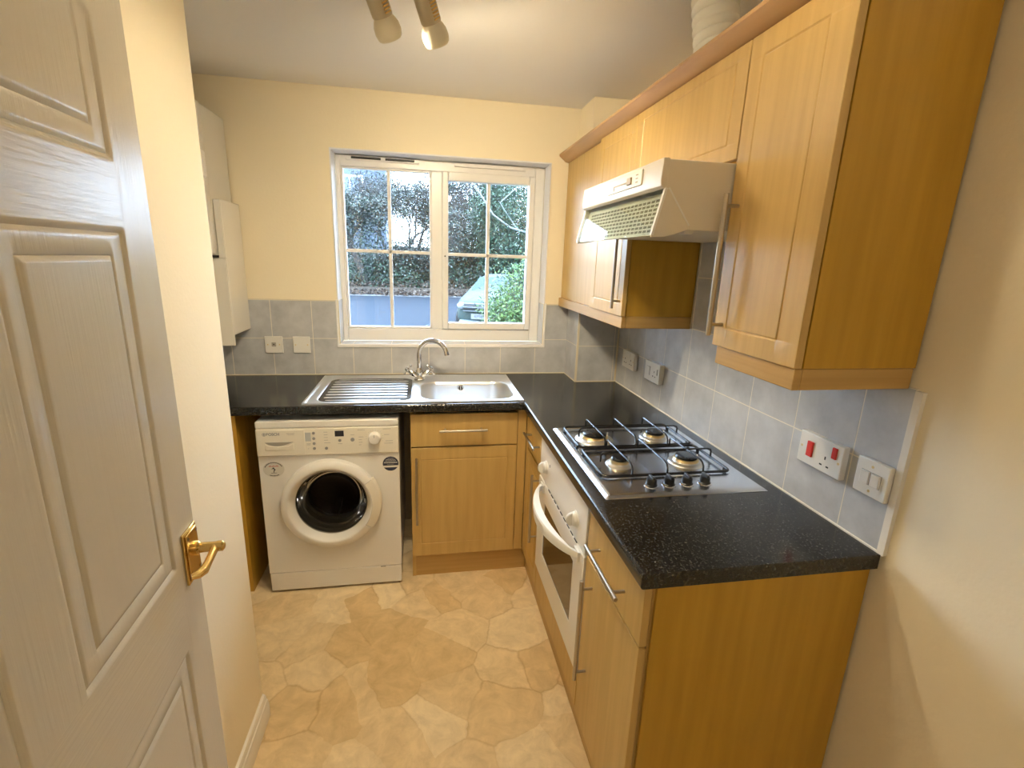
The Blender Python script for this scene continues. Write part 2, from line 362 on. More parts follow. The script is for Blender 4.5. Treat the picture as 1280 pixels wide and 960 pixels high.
# ---- window
win = thing('window_1', (-.95, .12, 1.08), kind='structure')
mb = MB().box(WX0-.0, WX0+.006, .001, .12, 1.318, WZ1).box(WX1-.006, WX1, .001, .12, 1.318, WZ1).box(WX0, WX1, .001, .12, WZ1-.006, WZ1)
build('reveal_lining', mb, reveal_m, win)
mb = MB(); mb.mi = 1; mb.box(WX0, WX1, .0, .12, 1.07, 1.082); mb.box(WX0, WX0+.007, .0, .12, 1.082, 1.318); mb.box(WX1-.007, WX1, .0, .12, 1.082, 1.318)
mb.mi = 0
us = [WX0+.008]+[x for x in sorted(J) if WX0+.02 < x < WX1-.02]+[WX1-.008]
for a, c in zip(us[:-1], us[1:]): mb.box(a+.0015, c-.0015, .003, .118, 1.078, 1.0835)
for a, c in ((1.086, 1.112), (1.114, 1.314)):
    mb.box(WX0+.003, WX0+.0085, .003, .118, a, c); mb.box(WX1-.0085, WX1-.003, .003, .118, a, c)
build('sill_tiles', mb, [mat('pale_sill_tile', (0.66, 0.70, 0.78), .25), grout_m], win)
mb = MB(); t = .009
mb.box(WX0-t, WX1+t, -.0045, .004, WZ0-.013, WZ0+.0035); mb.box(WX0-t, WX0+.001, -.0045, .004, WZ0, 1.32); mb.box(WX1-.001, WX1+t, -.0045, .004, WZ0, 1.32)
build('edge_trim', mb, upvc, win, bevel=.002)
FX0, FX1, FZ0, FZ1, FY = -1.5, -.382, 1.083, 2.056, .12
def frame_rect(mb, x0, x1, z0, z1, wl, wr, wb, wt, y0, y1):
    mb.box(x0, x0+wl, y0, y1, z0, z1).box(x1-wr, x1, y0, y1, z0, z1).box(x0+wl, x1-wr, y0, y1, z0, z0+wb).box(x0+wl, x1-wr, y0, y1, z1-wt, z1)
mb = MB(); frame_rect(mb, FX0, FX1, FZ0, FZ1, .024, .055, .068, .054, FY, FY+.06); mb.box(-1.009, -.950, FY, FY+.06, FZ0+.068, FZ1-.054)
build('window_frame', mb, upvc, win, bevel=.004)
mb = MB(); frame_rect(mb, -1.476, -1.009, 1.151, 2.002, .010, .010, .010, .010, FY+.014, FY+.05)
fb = build('glazing_bead', mb, upvc, win, bevel=.003)
mb = MB().box(-1.242, -1.224, FY+.016, FY+.046, 1.16, 1.993).box(-1.467, -1.018, FY+.016, FY+.046, 1.566, 1.584)
build('glazing_bar', mb, upvc, win, bevel=.003)
build('window_pane', MB().box(-1.47, -1.014, FY+.028, FY+.032, 1.157, 1.996), glass_m, win)
mb = MB(); frame_rect(mb, -.950, -.437, 1.153, 2.004, .033, .031, .036, .046, FY-.014, FY+.046)
sash = build('opening_sash', mb, upvc, win, bevel=.005)
mb = MB().box(-.702, -.684, FY+.010, FY+.042, 1.188, 1.96).box(-.918, -.467, FY+.010, FY+.042, 1.564, 1.582)
build('glazing_bar', mb, upvc, sash, bevel=.003)
build('window_pane', MB().box(-.920, -.465, FY+.024, FY+.028, 1.186, 1.961), glass_m, sash)
mb = MB().box(-.944, -.928, FY-.022, FY-.014, 1.545, 1.600).box(-.941, -.931, FY-.034, FY-.020, 1.425, 1.572)
hd = build('window_handle', mb, upvc, sash, bevel=.003)
build('keyhole', MB().cyl((-.936, FY-.036, 1.562), (-.936, FY-.033, 1.562), .004, n=12), black_matt, hd)
for x0, x1, dark in ((-1.445, -1.07, True), (-.885, -.495, False)):
    v = build('trickle_vent', MB().box(x0, x1, FY-.016, FY-.0005, 2.030, 2.050), upvc, win, bevel=.003)
    if dark:
        mbv = MB()
        for a, c in ((x0+.028, -1.268), (-1.245, x1-.025)): mbv.box(a, c, FY-.0175, FY-.015, 2.035, 2.046)
        build('vent_slot', mbv, black_matt, v)
# ---- room door, standing open against the partition
dl = Vector((-1.48, -1.83, 0)); du = Vector((.0525, -.9986, 0)); dn = Vector((.9986, .0525, 0))
door = thing('door_1', dl+du*.38, kind='structure')
def dp(s_, z, off=0): return dl + du*s_ + dn*off + Vector((0, 0, z))
def dbox(mb, s0, s1, z0, z1, o0, o1):
    mb.obox(dp((s0+s1)/2, (z0+z1)/2, (o0+o1)/2), du*abs(s1-s0)/2, dn*abs(o1-o0)/2, Vector((0, 0, abs(z1-z0)/2)))
# leaf face as a height field so that the mouldings are real
PAN = [(.087, .343, 1.02, 1.58), (.087, .343, 1.671, 1.90), (.087, .343, .22, .857), (.437, .690, 1.02, 1.58), (.437, .690, 1.671, 1.90), (.437, .690, .22, .857)]
def door_h(s_, z):
    for i, (a, c, e, f) in enumerate(PAN):
        d = min(s_-a, c-s_, z-e, f-z)
        if z > 1.6:
            mid = (a+c)/2; d = min(d, f - .06*(abs(s_-mid)/.128)**2 - z)
        if d > 0:
            if d < .006: return -.0042*d/.006
            if d < .012: return -.0042+.0022*(d-.006)/.006
            if d < .034: return -.002
            if d < .037: return -.002-.0022*(d-.034)/.003
            if d < .044: return -.0042+.0037*(d-.037)/.007
            return -.0005
    return 0
def axis_samples(lo, hi, brk):
    vals = {lo, hi}; k = lo
    while k < hi: vals.add(round(k, 4)); k += .03
    for q in brk:
        for d in (0, .003, .006, .009, .012, .034, .037, .040, .044, .048, .052):
            for s_ in (q+d, q-d):
                if lo <= s_ <= hi: vals.add(round(s_, 4))
    return sorted(vals)
ss = axis_samples(0, .762, [.087, .343, .437, .690]); zz = axis_samples(.005, 1.981, [1.02, 1.58, 1.671, 1.90, .22, .857])
mb = MB(); grid = [[mb.bm.verts.new(dp(a, z, door_h(a, z))) for z in zz] for a in ss]
for i in range(len(ss)-1):
    for j in range(len(zz)-1):
        zc = (zz[j]+zz[j+1])/2; rail = .086 < ss[i] < .690 and (zc < .22 or .857 < zc < 1.02 or 1.58 < zc < 1.671 or zc > 1.90)
        mb.mi = 1 if rail else 0; mb._f([grid[i][j], grid[i][j+1], grid[i+1][j+1], grid[i+1][j]])
mb.mi = 0
back = [mb.bm.verts.new(dp(a, z, -.035)) for a, z in ((0, .005), (0, 1.981), (.762, 1.981), (.762, .005))]
mb._f(back)
mb._f([grid[0][j] for j in range(len(zz))][::-1]+[back[0], back[1]]); mb._f([grid[-1][j] for j in range(len(zz))]+[back[2], back[3]])
mb._f([grid[i][0] for i in range(len(ss))]+[back[3], back[0]]); mb._f([grid[i][-1] for i in range(len(ss))][::-1]+[back[1], back[2]])
build('door_leaf', mb, [door_m, door_h_m], door, recalc=False)
mb = MB(); dbox(mb, .003, .058, .968, 1.068, 0, .0045); dbox(mb, .008, .053, .973, 1.063, .0045, .0075)
hp = build('handle_plate', mb, brass, door, bevel=.0012, label='square brass handle plate')
mb = MB(); p0 = dp(.022, 1.022, .006)
mb.lathe(p0, dn, [(0, 0), (.013, 0), (.013, .006), (.0095, .009), (.009, .034), (.010, .038), (.0095, .046), (.006, .049), (0, .049)], 24)
a0 = dp(.022, 1.022, .040)
mb.tube([a0, a0+du*.015-Vector((0, 0, .003)), a0+du*.040-Vector((0, 0, .007)), a0+du*.062-Vector((0, 0, .009)), a0+du*.072-Vector((0, 0, .009))-dn*.005, a0+du*.077-Vector((0, 0, .009))-dn*.014], [.0085, .0070, .0068, .0078, .0075, .0055], 16)
build('lever', mb, brass, hp)
mb = MB()
for z in (.981, 1.055):
    for s_ in (.013, .048): mb.cyl(dp(s_, z, .0074), dp(s_, z, .0084), .003, n=10)
build('screw', mb, mat('dark_brass_screw', (.25, .16, .06), .4, 1.0), hp)
# hinge-side post the door hangs on
build('trim_1', MB().box(-1.61, -1.43, -2.66, -2.602, 0, 2.03), white_paint, kind='structure')

# ================================================================== WORKTOP
mb = MB(); zb = ZT-.038
def wtb(x0, x1, y0, y1): mb.box(x0, x1, y0, y1, zb, ZT)
wtb(LX+.001, -1.08, -.585, 0); wtb(-1.08, -.62, -.585, -.545); wtb(-1.08, -.62, -.185, 0); wtb(-.62, -.239, -.585, 0); wtb(-.239, 0, -.585, -.217); wtb(-.585, 0, -1.888, -.585)
prof = []
for k in range(7): t = R(90-15*k); prof.append((.006+.009*math.cos(t), ZT-.009+.009*math.sin(t)))
for k in range(7): t = R(0-15*k); prof.append((.006+.009*math.cos(t), zb+.009+.009*math.sin(t)))
prof = [(0, ZT)]+prof+[(0, zb)]
mb.prism([(-.585-d, z) for d, z in prof], 'x', LX+.001, -.585)
mb.prism([(-.585-d, z) for d, z in prof], 'y', -1.888, -.590)
build('worktop', mb, worktop_m, None, label='L-shaped glossy black speckled worktop carrying the sink and the hob', cat='worktop')

# ================================================================== CABINETS
def groove_front(mb, plane, u0, u1, z0, z1, face, back, inset=(.055, .055, .05, .05), plain=False, gw=.0035):
    """door or drawer slab; plane 'y' front faces -y at y=face (u=x); plane 'x' faces -x at x=face (u=y). V-grooves real."""
    il, ir, ib, it = inset
    if plain: U = [u0, u1]; Z = [z0, z1]
    else:
        U = [u0, u0+il-gw, u0+il, u0+il+gw, u1-ir-gw, u1-ir, u1-ir+gw, u1]
        Z = [z0, z0+ib-gw, z0+ib, z0+ib+gw, z1-it-gw, z1-it, z1-it+gw, z1]
    def h(i, j):
        if plain: return 0
        on = (i in (2, 5) and 2 <= j <= 5) or (j in (2, 5) and 2 <= i <= 5)
        return .0028 if on else 0
    def co(u, z, d): return (u, face+d, z) if plane == 'y' else (face+d, u, z)
    g = [[mb.bm.verts.new(co(u, z, h(i, j))) for j, z in enumerate(Z)] for i, u in enumerate(U)]
    for i in range(len(U)-1):
        for j in range(len(Z)-1): mb._f([g[i][j], g[i+1][j], g[i+1][j+1], g[i][j+1]])
    dk = back-face
    bk = [mb.bm.verts.new(co(u, z, dk)) for u, z in ((u0, z0), (u1, z0), (u1, z1), (u0, z1))]
    mb._f(bk); n = len(U)-1; m_ = len(Z)-1
    mb._f([g[i][0] for i in range(n+1)]+[bk[1], bk[0]]); mb._f([g[i][m_] for i in range(n+1)][::-1]+[bk[3], bk[2]])
    mb._f([g[0][j] for j in range(m_+1)][::-1]+[bk[0], bk[3]]); mb._f([g[n][j] for j in range(m_+1)]+[bk[2], bk[1]])
    return mb
def bar(parent, p0, p1, wallv, off=.012, r=.006, lbl='brushed steel bar handle'):
    p0, p1, wv = Vector(p0), Vector(p1), Vector(wallv); d = (p1-p0).normalized(); L = (p1-p0).length; e = min(.028, L*.12)
    mb = MB().cyl(p0, p1, r, n=16)
    for q in (p0+d*e, p1-d*e): mb.cyl(q, q+wv, r*.72, n=12)
    return build('handle', mb, nickel, parent, bevel=.0008, label=lbl)
def carcass(mb, x0, x1, y0, y1, z0, z1, open_top=False, t=.016):
    mb.box(x0, x1, y0, y1, z0, z0+t)
    if not open_top: mb.box(x0, x1, y0, y1, z1-t, z1)
DF = -.575; DB = -.557
# left end panel
build('end_panel', MB().box(-1.873, -1.855, -.575, -.01, 0, zb-.001), beech_panel, None, bevel=.001, label='beech end panel under the worktop at the left of the washing machine', cat='panel')
# sink base unit
c = thing('base_cabinet', (-.85, -.3, 0), 'beech sink cabinet with one drawer front above a single door', 'cabinet')
mb = MB(); mb.box(-1.122, -1.106, -.552, -.015, 0.002, zb-.001).box(-.62, -.604, -.552, -.60+.048, .12, .14)
mb.box(-1.106, -.61, -.55, -.015, .12, .136).box(-.626, -.61, -.55, -.015, .12, zb-.001).box(-1.106, -.626, -.03, -.015, .136, .70)
build('carcass', mb, beech, c)
f = build('drawer_front', groove_front(MB(), 'y', -1.120, -.621, .699, .857, -.572, -.553, plain=True), beech, c, bevel=.0015)
bar(f, (-.990, -.604, .783), (-.768, -.604, .783), (0, .032, 0))
f = build('door', groove_front(MB(), 'y', -1.120, -.621, .126, .692, -.572, -.553, inset=(.042, .045, .068, .060)), beech, c, bevel=.0015)
bar(f, (-1.096, -.604, .313), (-1.096, -.604, .655), (0, .032, 0))
build('plinth', MB().box(-1.120, -.552, -.548, -.530, .001, .118), beech_h, c, label='beech kickboard with horizontal grain')
build('corner_post', MB().box(-.6185, -.5765, -.570, -.553, .126, .869), beech, c, bevel=.001)
# narrow corner unit on the right run
c = thing('base_cabinet', (-.3, -.74, 0), 'narrow beech base cabinet in the corner, between the sink cabinet and the oven', 'cabinet')
mb = MB().box(-.555, -.01, -.885, -.869, .12, zb-.001).box(-.555, -.01, -.635, -.619, .12, zb-.001).box(-.555, -.01, -.869, -.635, .12, .136).box(-.025, -.01, -.869, -.635, .136, zb-.001)
build('carcass', mb, beech, c)
build('corner_post', MB().box(-.5749, -.557, -.612, -.574, .126, .869), beech, c, bevel=.001)
f = build('drawer_front', groove_front(MB(), 'x', -.883, -.615, .699, .857, DF, DB, plain=True), beech, c, bevel=.0015)
bar(f, (-.607, -.862, .785), (-.607, -.660, .785), (.032, 0, 0))
f = build('door', groove_front(MB(), 'x', -.883, -.615, .126, .692, DF, DB, inset=(.05, .05, .068, .06)), beech, c, bevel=.0015)
bar(f, (-.607, -.860, .345), (-.607, -.860, .668), (.032, 0, 0))
build('kickboard', MB().box(-.548, -.530, -1.862, -.5485, .001, .118), beech_h, None, bevel=.001, label='long beech kickboard along the floor under the oven and the right-hand cabinets', cat='kickboard')
# near unit
c = thing('base_cabinet', (-.3, -1.68, 0), 'beech base cabinet at the near end of the worktop, right of the oven', 'cabinet')
mb = MB().box(-.555, -.01, -1.506, -1.490, .12, zb-.001).box(-.555, -.01, -1.862, -1.848, .12, zb-.001).box(-.555, -.01, -1.848, -1.506, .12, .136).box(-.025, -.01, -1.848, -1.506, .136, zb-.001)
build('carcass', mb, beech, c)
f = build('drawer_front', groove_front(MB(), 'x', -1.865, -1.491, .701, .860, DF, DB, plain=True), beech, c, bevel=.0015)
bar(f, (-.609, -1.792, .775), (-.609, -1.562, .775), (.034, 0, 0))
f = build('door', groove_front(MB(), 'x', -1.865, -1.491, .112, .695, DF, DB, plain=True), beech, c, bevel=.0015)
bar(f, (-.609, -1.556, .305), (-.609, -1.556, .655), (.034, 0, 0))
build('end_panel', MB().box(-.550, -.0, -1.872, -1.8635, .001, zb-.001), beech_panel, c, bevel=.001, label='wide plain beech end panel')

# ---- wall units
UZ0, UZ1 = 1.356, 2.066
c = thing('wall_cabinet', (-.15, -.55, 1.36), 'far beech wall cabinet beside the window, with a plain corner panel and long handle', 'cabinet')
mb = MB().box(-.281, -.002, -.931, -.915, UZ0, UZ1).box(-.281, -.002, -.915, -.226, UZ0, UZ0+.016).box(-.281, -.002, -.915, -.226, UZ1-.016, UZ1).box(-.281, -.002, -.242, -.226, UZ0+.016, UZ1-.016).box(-.01, -.002, -.915, -.242, UZ0+.016, UZ1-.016)
build('carcass', mb, beech_panel, c, bevel=.0008)
build('corner_panel', MB().box(-.283, -.268, -.555, -.001, UZ0, UZ1), beech, c, bevel=.001)
f = build('door', groove_front(MB(), 'x', -.936, -.556, UZ0, UZ1, -.302, -.284, inset=(.05, .05, .05, .05)), beech, c, bevel=.0015)
bar(f, (-.334, -.912, 1.385), (-.334, -.912, 1.735), (.032, 0, 0))
c = thing('wall_cabinet', (-.15, -1.25, 1.8), 'short beech wall cabinet above the cooker hood', 'cabinet')
mb = MB().box(-.281, -.002, -1.5595, -1.5435, 1.805, UZ1).box(-.281, -.002, -.949, -.933, 1.805, UZ1).box(-.281, -.002, -1.5435, -.949, 1.805, 1.821).box(-.281, -.14, -1.5435, -.949, UZ1-.016, UZ1).box(-.01, -.002, -1.5435, -.949, 1.821, UZ1)
build('carcass', mb, beech_panel, c)
build('door', groove_front(MB(), 'x', -1.560, -.939, 1.812, UZ1, -.302, -.284, inset=(.05, .05, .038, .03)), beech, c, bevel=.0015)
c = thing('wall_cabinet', (-.15, -1.71, 1.36), 'near beech wall cabinet with long bar handle, right of the cooker hood', 'cabinet')
mb = MB().box(-.281, -.002, -1.580, -1.562, UZ0, UZ1).box(-.281, -.002, -1.848, -1.58, UZ0, UZ0+.016).box(-.281, -.002, -1.848, -1.58, UZ1-.016, UZ1).box(-.01, -.002, -1.848, -1.58, UZ0+.016, UZ1-.016)
build('carcass', mb, beech, c, bevel=.0008)
build('end_panel', MB().box(-.279, -.0005, -1.864, -1.8485, UZ0, UZ1), beech_panel, c, bevel=.001, label='tall plain beech side panel')
f = build('door', groove_front(MB(), 'x', -1.866, -1.564, UZ0, UZ1, -.302, -.284, inset=(.066, .05, .05, .05)), beech, c, bevel=.0015)
bar(f, (-.338, -1.597, 1.385), (-.338, -1.597, 1.727), (.036, 0, 0), r=.0065)
# mouldings
mb = MB().box(-.296, -.278, -.931, -.001, 1.309, 1.3555).box(-.278, -.002, -.931, -.914, 1.309, 1.3555)
build('pelmet', mb, beech_h, None, bevel=.002, label='beech pelmet strip under the far wall cabinet beside the window', cat='moulding')
mb = MB().box(-.296, -.278, -1.862, -1.578, 1.309, 1.3555).box(-.278, -.002, -1.862, -1.845, 1.309, 1.3555).box(-.278, -.002, -1.595, -1.578, 1.309, 1.3555)
build('pelmet', mb, beech_h, None, bevel=.002, label='beech pelmet strip under the near wall cabinet, above the red switches', cat='moulding')
cp = [(-.284, 2.0665), (-.300, 2.070), (-.330, 2.092), (-.336, 2.098), (-.336, 2.107), (-.262, 2.107), (-.262, 2.0665)]
mb = MB().prism(cp, 'y', -1.90, -.0015)
cp2 = [(-1.866+d, z) for d, z in ((.018, 2.0665), (0, 2.070), (-.028, 2.092), (-.034, 2.098), (-.034, 2.107), (.038, 2.107), (.038, 2.0665))]
mb.prism(cp2, 'x', -.334, -.001)
build('cornice', mb, mat('beech_cornice', (0.45, 0.27, 0.12), .35, var=(0.51, 0.31, 0.14), scale=6, stretch=(1, .6, 9)), None, label='beech cornice running along the top of all the wall cabinets', cat='moulding')

# ================================================================== APPLIANCES
# ---- washing machine
wm = thing('washing_machine', (-1.472, -.32, 0), 'white front-loading washing machine under the worktop left of the sink cabinet', 'washing machine')
X0, X1, YF, YB, CX, CZ = -1.771, -1.173, -.598, -.04, -1.478, .454
mb = MB()
mb.box(X0, X0+.015, YF+.012, YB, .105, .815).box(X1-.015, X1, YF+.012, YB, .105, .815).box(X0+.015, X1-.015, YB-.015, YB, .02, .815).box(X0+.015, X1-.015, YF+.02, YB-.015, .02, .035)
build('housing', mb, wm_white, wm, bevel=.003)
def rect_pt(t):
    c_, s_ = math.cos(t), math.sin(t); k = 1e9
    for v, lo, hi in ((c_, X0-CX, X1-CX), (s_, .106-CZ, .688-CZ)):
        if v > 1e-9: k = min(k, hi/v)
        elif v < -1e-9: k = min(k, lo/v)
    return (CX+k*c_, CZ+k*s_)
angs = sorted([2*math.pi*i/72-math.pi for i in range(72)]+[math.atan2(z-CZ, x-CX) for x in (X0, X1) for z in (.106, .688)])
mb = MB().ring_prism([rect_pt(t) for t in angs], [(CX+.178*math.cos(t), CZ+.178*math.sin(t)) for t in angs], 'y', YF, YF+.012)
build('front_skin', mb, wm_white, wm)
build('top_lid', MB().box(X0, X1, YF-.006, YB, .817, .848), wm_white, wm, bevel=.005, seg=3)
cpn = build('control_panel', MB().box(X0, X1, YF-.010, YF+.03, .690, .8155), mat('appliance_cream_white', (.80, .75, .64), .3), wm, bevel=.005, seg=3)
dw = build('detergent_drawer', MB().box(X0+.006, -1.5715, YF-.0125, YF-.006, .694, .811), MATS['appliance_cream_white'], cpn, bevel=.002)
arc = [(-1.735, .757)]+[(-1.735+.118*k/12, .757-.018*math.sin(math.pi*(k/12)**.8)) for k in range(1, 12)]+[(-1.617, .757)]
build('finger_recess', MB().prism(arc, 'y', YF-.0136, YF-.011), mat('recess_shadow_grey', (.36, .34, .30), .5), dw)
build('grip', MB().prism([(-1.735, .720), (-1.617, .720), (-1.617, .752), (-1.640, .740), (-1.68, .737), (-1.72, .742), (-1.735, .752)], 'y', YF-.0165, YF-.0125), MATS['appliance_cream_white'], dw, bevel=.002)
text('lettering', 'BOSCH', .0165, (-1.700, YF-.0127, .793), (1, 0, 0), (0, 0, 1), pl_grey, dw, bold=.0006)
mb = MB().lathe((-1.735, YF-.0125, .793), (0, -1, 0), [(.0055, 0), (.0055, .0006), (.0075, .0006), (.0075, 0)], 20).box(-1.7375, -1.7325, YF-.0131, YF-.0125, .789, .797)
build('emblem', mb, pl_grey, dw)
build('printed_line', MB().box(-1.645, -1.612, YF-.0130, YF-.0120, .7945, .7965), lt_grey, dw); build('printed_line', MB().box(-1.640, -1.614, YF-.0130, YF-.0120, .7885, .7900), lt_grey, dw)
y_ = YF-.0102
build('program_card', MB().box(-1.570, -1.546, y_-.001, y_+.001, .757, .797), mat('pale_blue_grey_card', (.50, .51, .50), .4), cpn)
for bx_, bz_, br_ in [(-1.534, z, .0065) for z in (.794, .769, .746, .723)]+[(-1.484, .722, .0068), (-1.426, .757, .0068), (-1.372, .759, .0088)]:
    build('push_button', MB().lathe((bx_, y_+.0005, bz_), (0, -1, 0), [(0, .004), (br_-.0004, .004), (br_, .0025), (br_, 0)], 16), pl_grey, cpn)
build('display', MB().box(-1.446, -1.408, y_-.001, y_+.001, .775, .802), display_m, cpn, bevel=.001)
kb = build('programme_dial', MB().lathe((-1.277, y_+.0005, .765), (0, -1, 0), [(0, .026), (.0215, .026), (.0245, .023), (.026, .006), (.028, .004), (.028, 0)], 40), pl_white, cpn)
build('pointer_mark', MB().box(-1.2785, -1.2755, y_-.0262, y_-.0252, .772, .786), pl_grey, kb)
mb = MB()
for k in range(5): mb.box(-1.492, -1.492+.016+.010*(k == 4), y_-.0004, y_, .796-.0125*k, .798-.0125*k)
for a in range(14):
    t = R(205-a*17.5); q = Vector((-1.277+.036*math.cos(t), y_, .765+.036*math.sin(t))); mb.obox(q, Vector((math.cos(t), 0, math.sin(t)))*.002, Vector((0, .0004, 0)), Vector((-math.sin(t), 0, math.cos(t)))*.0005)
for x0, x1, z in ((-1.350, -1.318, .803), (-1.240, -1.205, .805), (-1.236, -1.213, .778), (-1.231, -1.198, .748), (-1.236, -1.198, .737), (-1.346, -1.325, .770), (-1.346, -1.332, .757), (-1.346, -1.330, .745), (-1.346, -1.336, .733), (-1.380, -1.364, .781), (-1.435, -1.416, .741), (-1.565, -1.550, .740), (-1.565, -1.548, .745), (-1.562, -1.557, .722)): mb.box(x0, x1, y_-.0004, y_, z-.001, z+.001)
build('printed_marks', mb, lt_grey, cpn)
kp = build('kick_panel', MB().box(X0+.002, X1-.002, YF-.001, YF+.02, .012, .1025), wm_white, wm, bevel=.003)
build('latch', MB().box(-1.272, -1.248, YF-.0015, YF+.001, .0985, .1022), pl_grey, kp)
for x in (X0+.05, X1-.05):
    for y in (YF+.06, YB-.06): build('foot', MB().cyl((x, y, .0), (x, y, .03), .018, n=16), black_matt, wm)
# door ring, glass, drum
mb = MB().lathe((CX, YF, CZ), (0, -1, 0), [(.156, -.004), (.157, .006), (.175, .038), (.178, .041), (.184, .042), (.206, .036), (.2125, .030), (.2135, .020), (.2135, -.002)], 96)
dr = build('porthole_door', mb, wm_white, wm, label='round white door frame')
mb = MB(); t0, t1 = R(-34), R(33); N = 24; prof = [(.183, .0425), (.206, .0372), (.2185, .032), (.2235, .022), (.2235, .004), (.212, -.001)]
rows = []
for i in range(N+1):
    t = t0+(t1-t0)*i/N; e = 1
    rows.append([mb.bm.verts.new((CX+r_*math.cos(t), YF-h_-.0012, CZ+r_*math.sin(t))) for r_, h_ in prof])
for i in range(N):
    for k in range(len(prof)-1): mb._f([rows[i][k], rows[i+1][k], rows[i+1][k+1], rows[i][k+1]])
mb._f(rows[0]); mb._f(rows[-1][::-1])
build('pull_handle', mb, MATS['appliance_cream_white'], dr)
mb = MB(); sg = []
for i in range(N+1):
    t = t0+(t1-t0)*i/N; sg.append((CX+.1825*math.cos(t), YF-.0430, CZ+.1825*math.sin(t)))
for t in (t0, t1): mb.tube([(CX+r_*math.cos(t), YF-h_-.0008, CZ+r_*math.sin(t)) for r_, h_ in ((.183, .0425), (.206, .0372), (.2150, .031))], .0009, 6)
mb.tube(sg, .0009, 6)
build('handle_seam', mb, lt_grey, dr)
build('door_glass', MB().lathe((CX, YF, CZ), (0, -1, 0), [(.157, .004), (.150, .000), (.140, -.03), (.125, -.075), (.100, -.098), (.05, -.108), (0, -.110)], 64), glass_wm, dr)
mb = MB(); mb.lathe((CX, YF, CZ), (0, 1, 0), [(.178, .002), (.163, .012), (.160, .030), (.156, .034), (.154, .060), (.146, .066), (.140, .095), (.130, .100), (.130, .125)], 64)
build('door_seal', mb, rubber, wm)
mb = MB(); mb.lathe((CX, YF, CZ), (0, 1, 0), [(.128, .125), (.230, .13), (.232, .40), (.05, .41), (0, .41)], 48)
for a in (20, 140, 260):
    t = R(a); d = Vector((math.cos(t), 0, math.sin(t))); p = Vector((CX, YF+.27, CZ))+d*.205; mb.obox(p, d*.03, Vector((0, .12, 0)), Vector((-d.z, 0, d.x))*.014)
build('drum', mb, drum_m, wm)
# stickers
mb = MB(); c0 = (-1.712, .627)
polyprint(mb, [(.044*math.cos(t), .037*math.sin(t)) for t in [2*math.pi*k/48 for k in range(48)]], (c0[0], YF-.0008, c0[1]), (1, 0, 0), (0, 0, 1), (0, 1, 0))
st = build('sticker', mb, mat('pale_oval_sticker', (.66, .63, .56), .4), wm, label='pale oval sticker with a small black figure')
mb = MB()
def dashes(a0, a1, n, rx, rz, w_, h_):
    for k in range(n):
        t = R(a0+(a1-a0)*k/(n-1)); q = Vector((c0[0]+rx*math.cos(t), YF-.0012, c0[1]+rz*math.sin(t))); d = Vector((-math.sin(t), 0, math.cos(t)))
        mb.obox(q, d*w_*(.75+.5*((k*7) % 3)/2), Vector((0, .0003, 0)), Vector((d.z, 0, -d.x))*h_*(.8+.4*((k*5) % 2)))
dashes(160, 25, 27, .0375, .0315, .0011, .0019); dashes(242, 300, 10, .038, .031, .0015, .0019)
for a, b_, r_ in (((-.001, .006), (-.001, .0065), .003), ((-.001, .004), (.005, -.002), .0022), ((-.001, .004), (-.008, .0015), .0014), ((.005, -.002), (.0005, -.008), .0020), ((.0005, -.008), (.000, -.015), .0014)):
    q0 = Vector((c0[0]+a[0], YF-.0013, c0[1]+a[1])); q1 = Vector((c0[0]+b_[0], YF-.0013, c0[1]+b_[1]))
    d = (q1-q0); L = max(d.length, .001); d.normalize(); mb.obox((q0+q1)/2, d*(L/2+r_*.5), Vector((0, .0003, 0)), Vector((-d.z, 0, d.x))*r_)
mb.box(c0[0]-.012, c0[0]+.012, YF-.0015, YF-.0008, c0[1]-.0185, c0[1]-.0170)
build('black_print', mb, black_matt, st)
mb = MB()
for k in range(9): mb.box(c0[0]-.020+.0046*k, c0[0]-.0168+.0046*k, YF-.0015, YF-.0008, c0[1]+.012, c0[1]+.0155+.003*(k % 3 == 1))
build('red_print', mb, red_print, st)
c1 = (-1.2115, .633)
def seg(zlo, zhi, r_=.035, rz=.035, n=20):
    pts = []
    for k in range(n+1):
        z = zlo+(zhi-zlo)*k/n; z = max(-rz+1e-5, min(rz-1e-5, z)); pts.append((r_*math.sqrt(max(0, 1-(z/rz)**2)), z))
    return pts+[(-x, z) for x, z in reversed(pts)]
mb = MB()
polyprint(mb, [(.0362*math.cos(t), .0362*math.sin(t)) for t in [2*math.pi*k/48 for k in range(48)]], (c1[0], YF-.0007, c1[1]), (1, 0, 0), (0, 0, 1), (0, 1, 0))
st = build('sticker', mb, mat('white_sticker_paper', (.74, .70, .62), .4), wm, label='round dark navy and white sticker')
mb = MB(); polyprint(mb, seg(-.009, .035), (c1[0], YF-.0012, c1[1]), (1, 0, 0), (0, 0, 1), (0, 1, 0)); polyprint(mb, seg(-.035, -.0185), (c1[0], YF-.0012, c1[1]), (1, 0, 0), (0, 0, 1), (0, 1, 0))
build('navy_field', mb, navy_print, st)
mb = MB()
for z, hw, n_, h_ in ((.026, .013, 5, .0008), (.020, .021, 8, .0010), (.014, .024, 9, .0012), (.0055, .030, 9, .0026), (-.003, .016, 6, .0006)):
    for k in range(n_):
        x = -hw+2*hw*(k+.5)/n_; mb.box(c1[0]+x-hw/n_*.72, c1[0]+x+hw/n_*.72, YF-.0016, YF-.001, c1[1]+z-h_, c1[1]+z+h_)
build('white_print', mb, mat('white_print', (.6, .58, .56), .5), st)

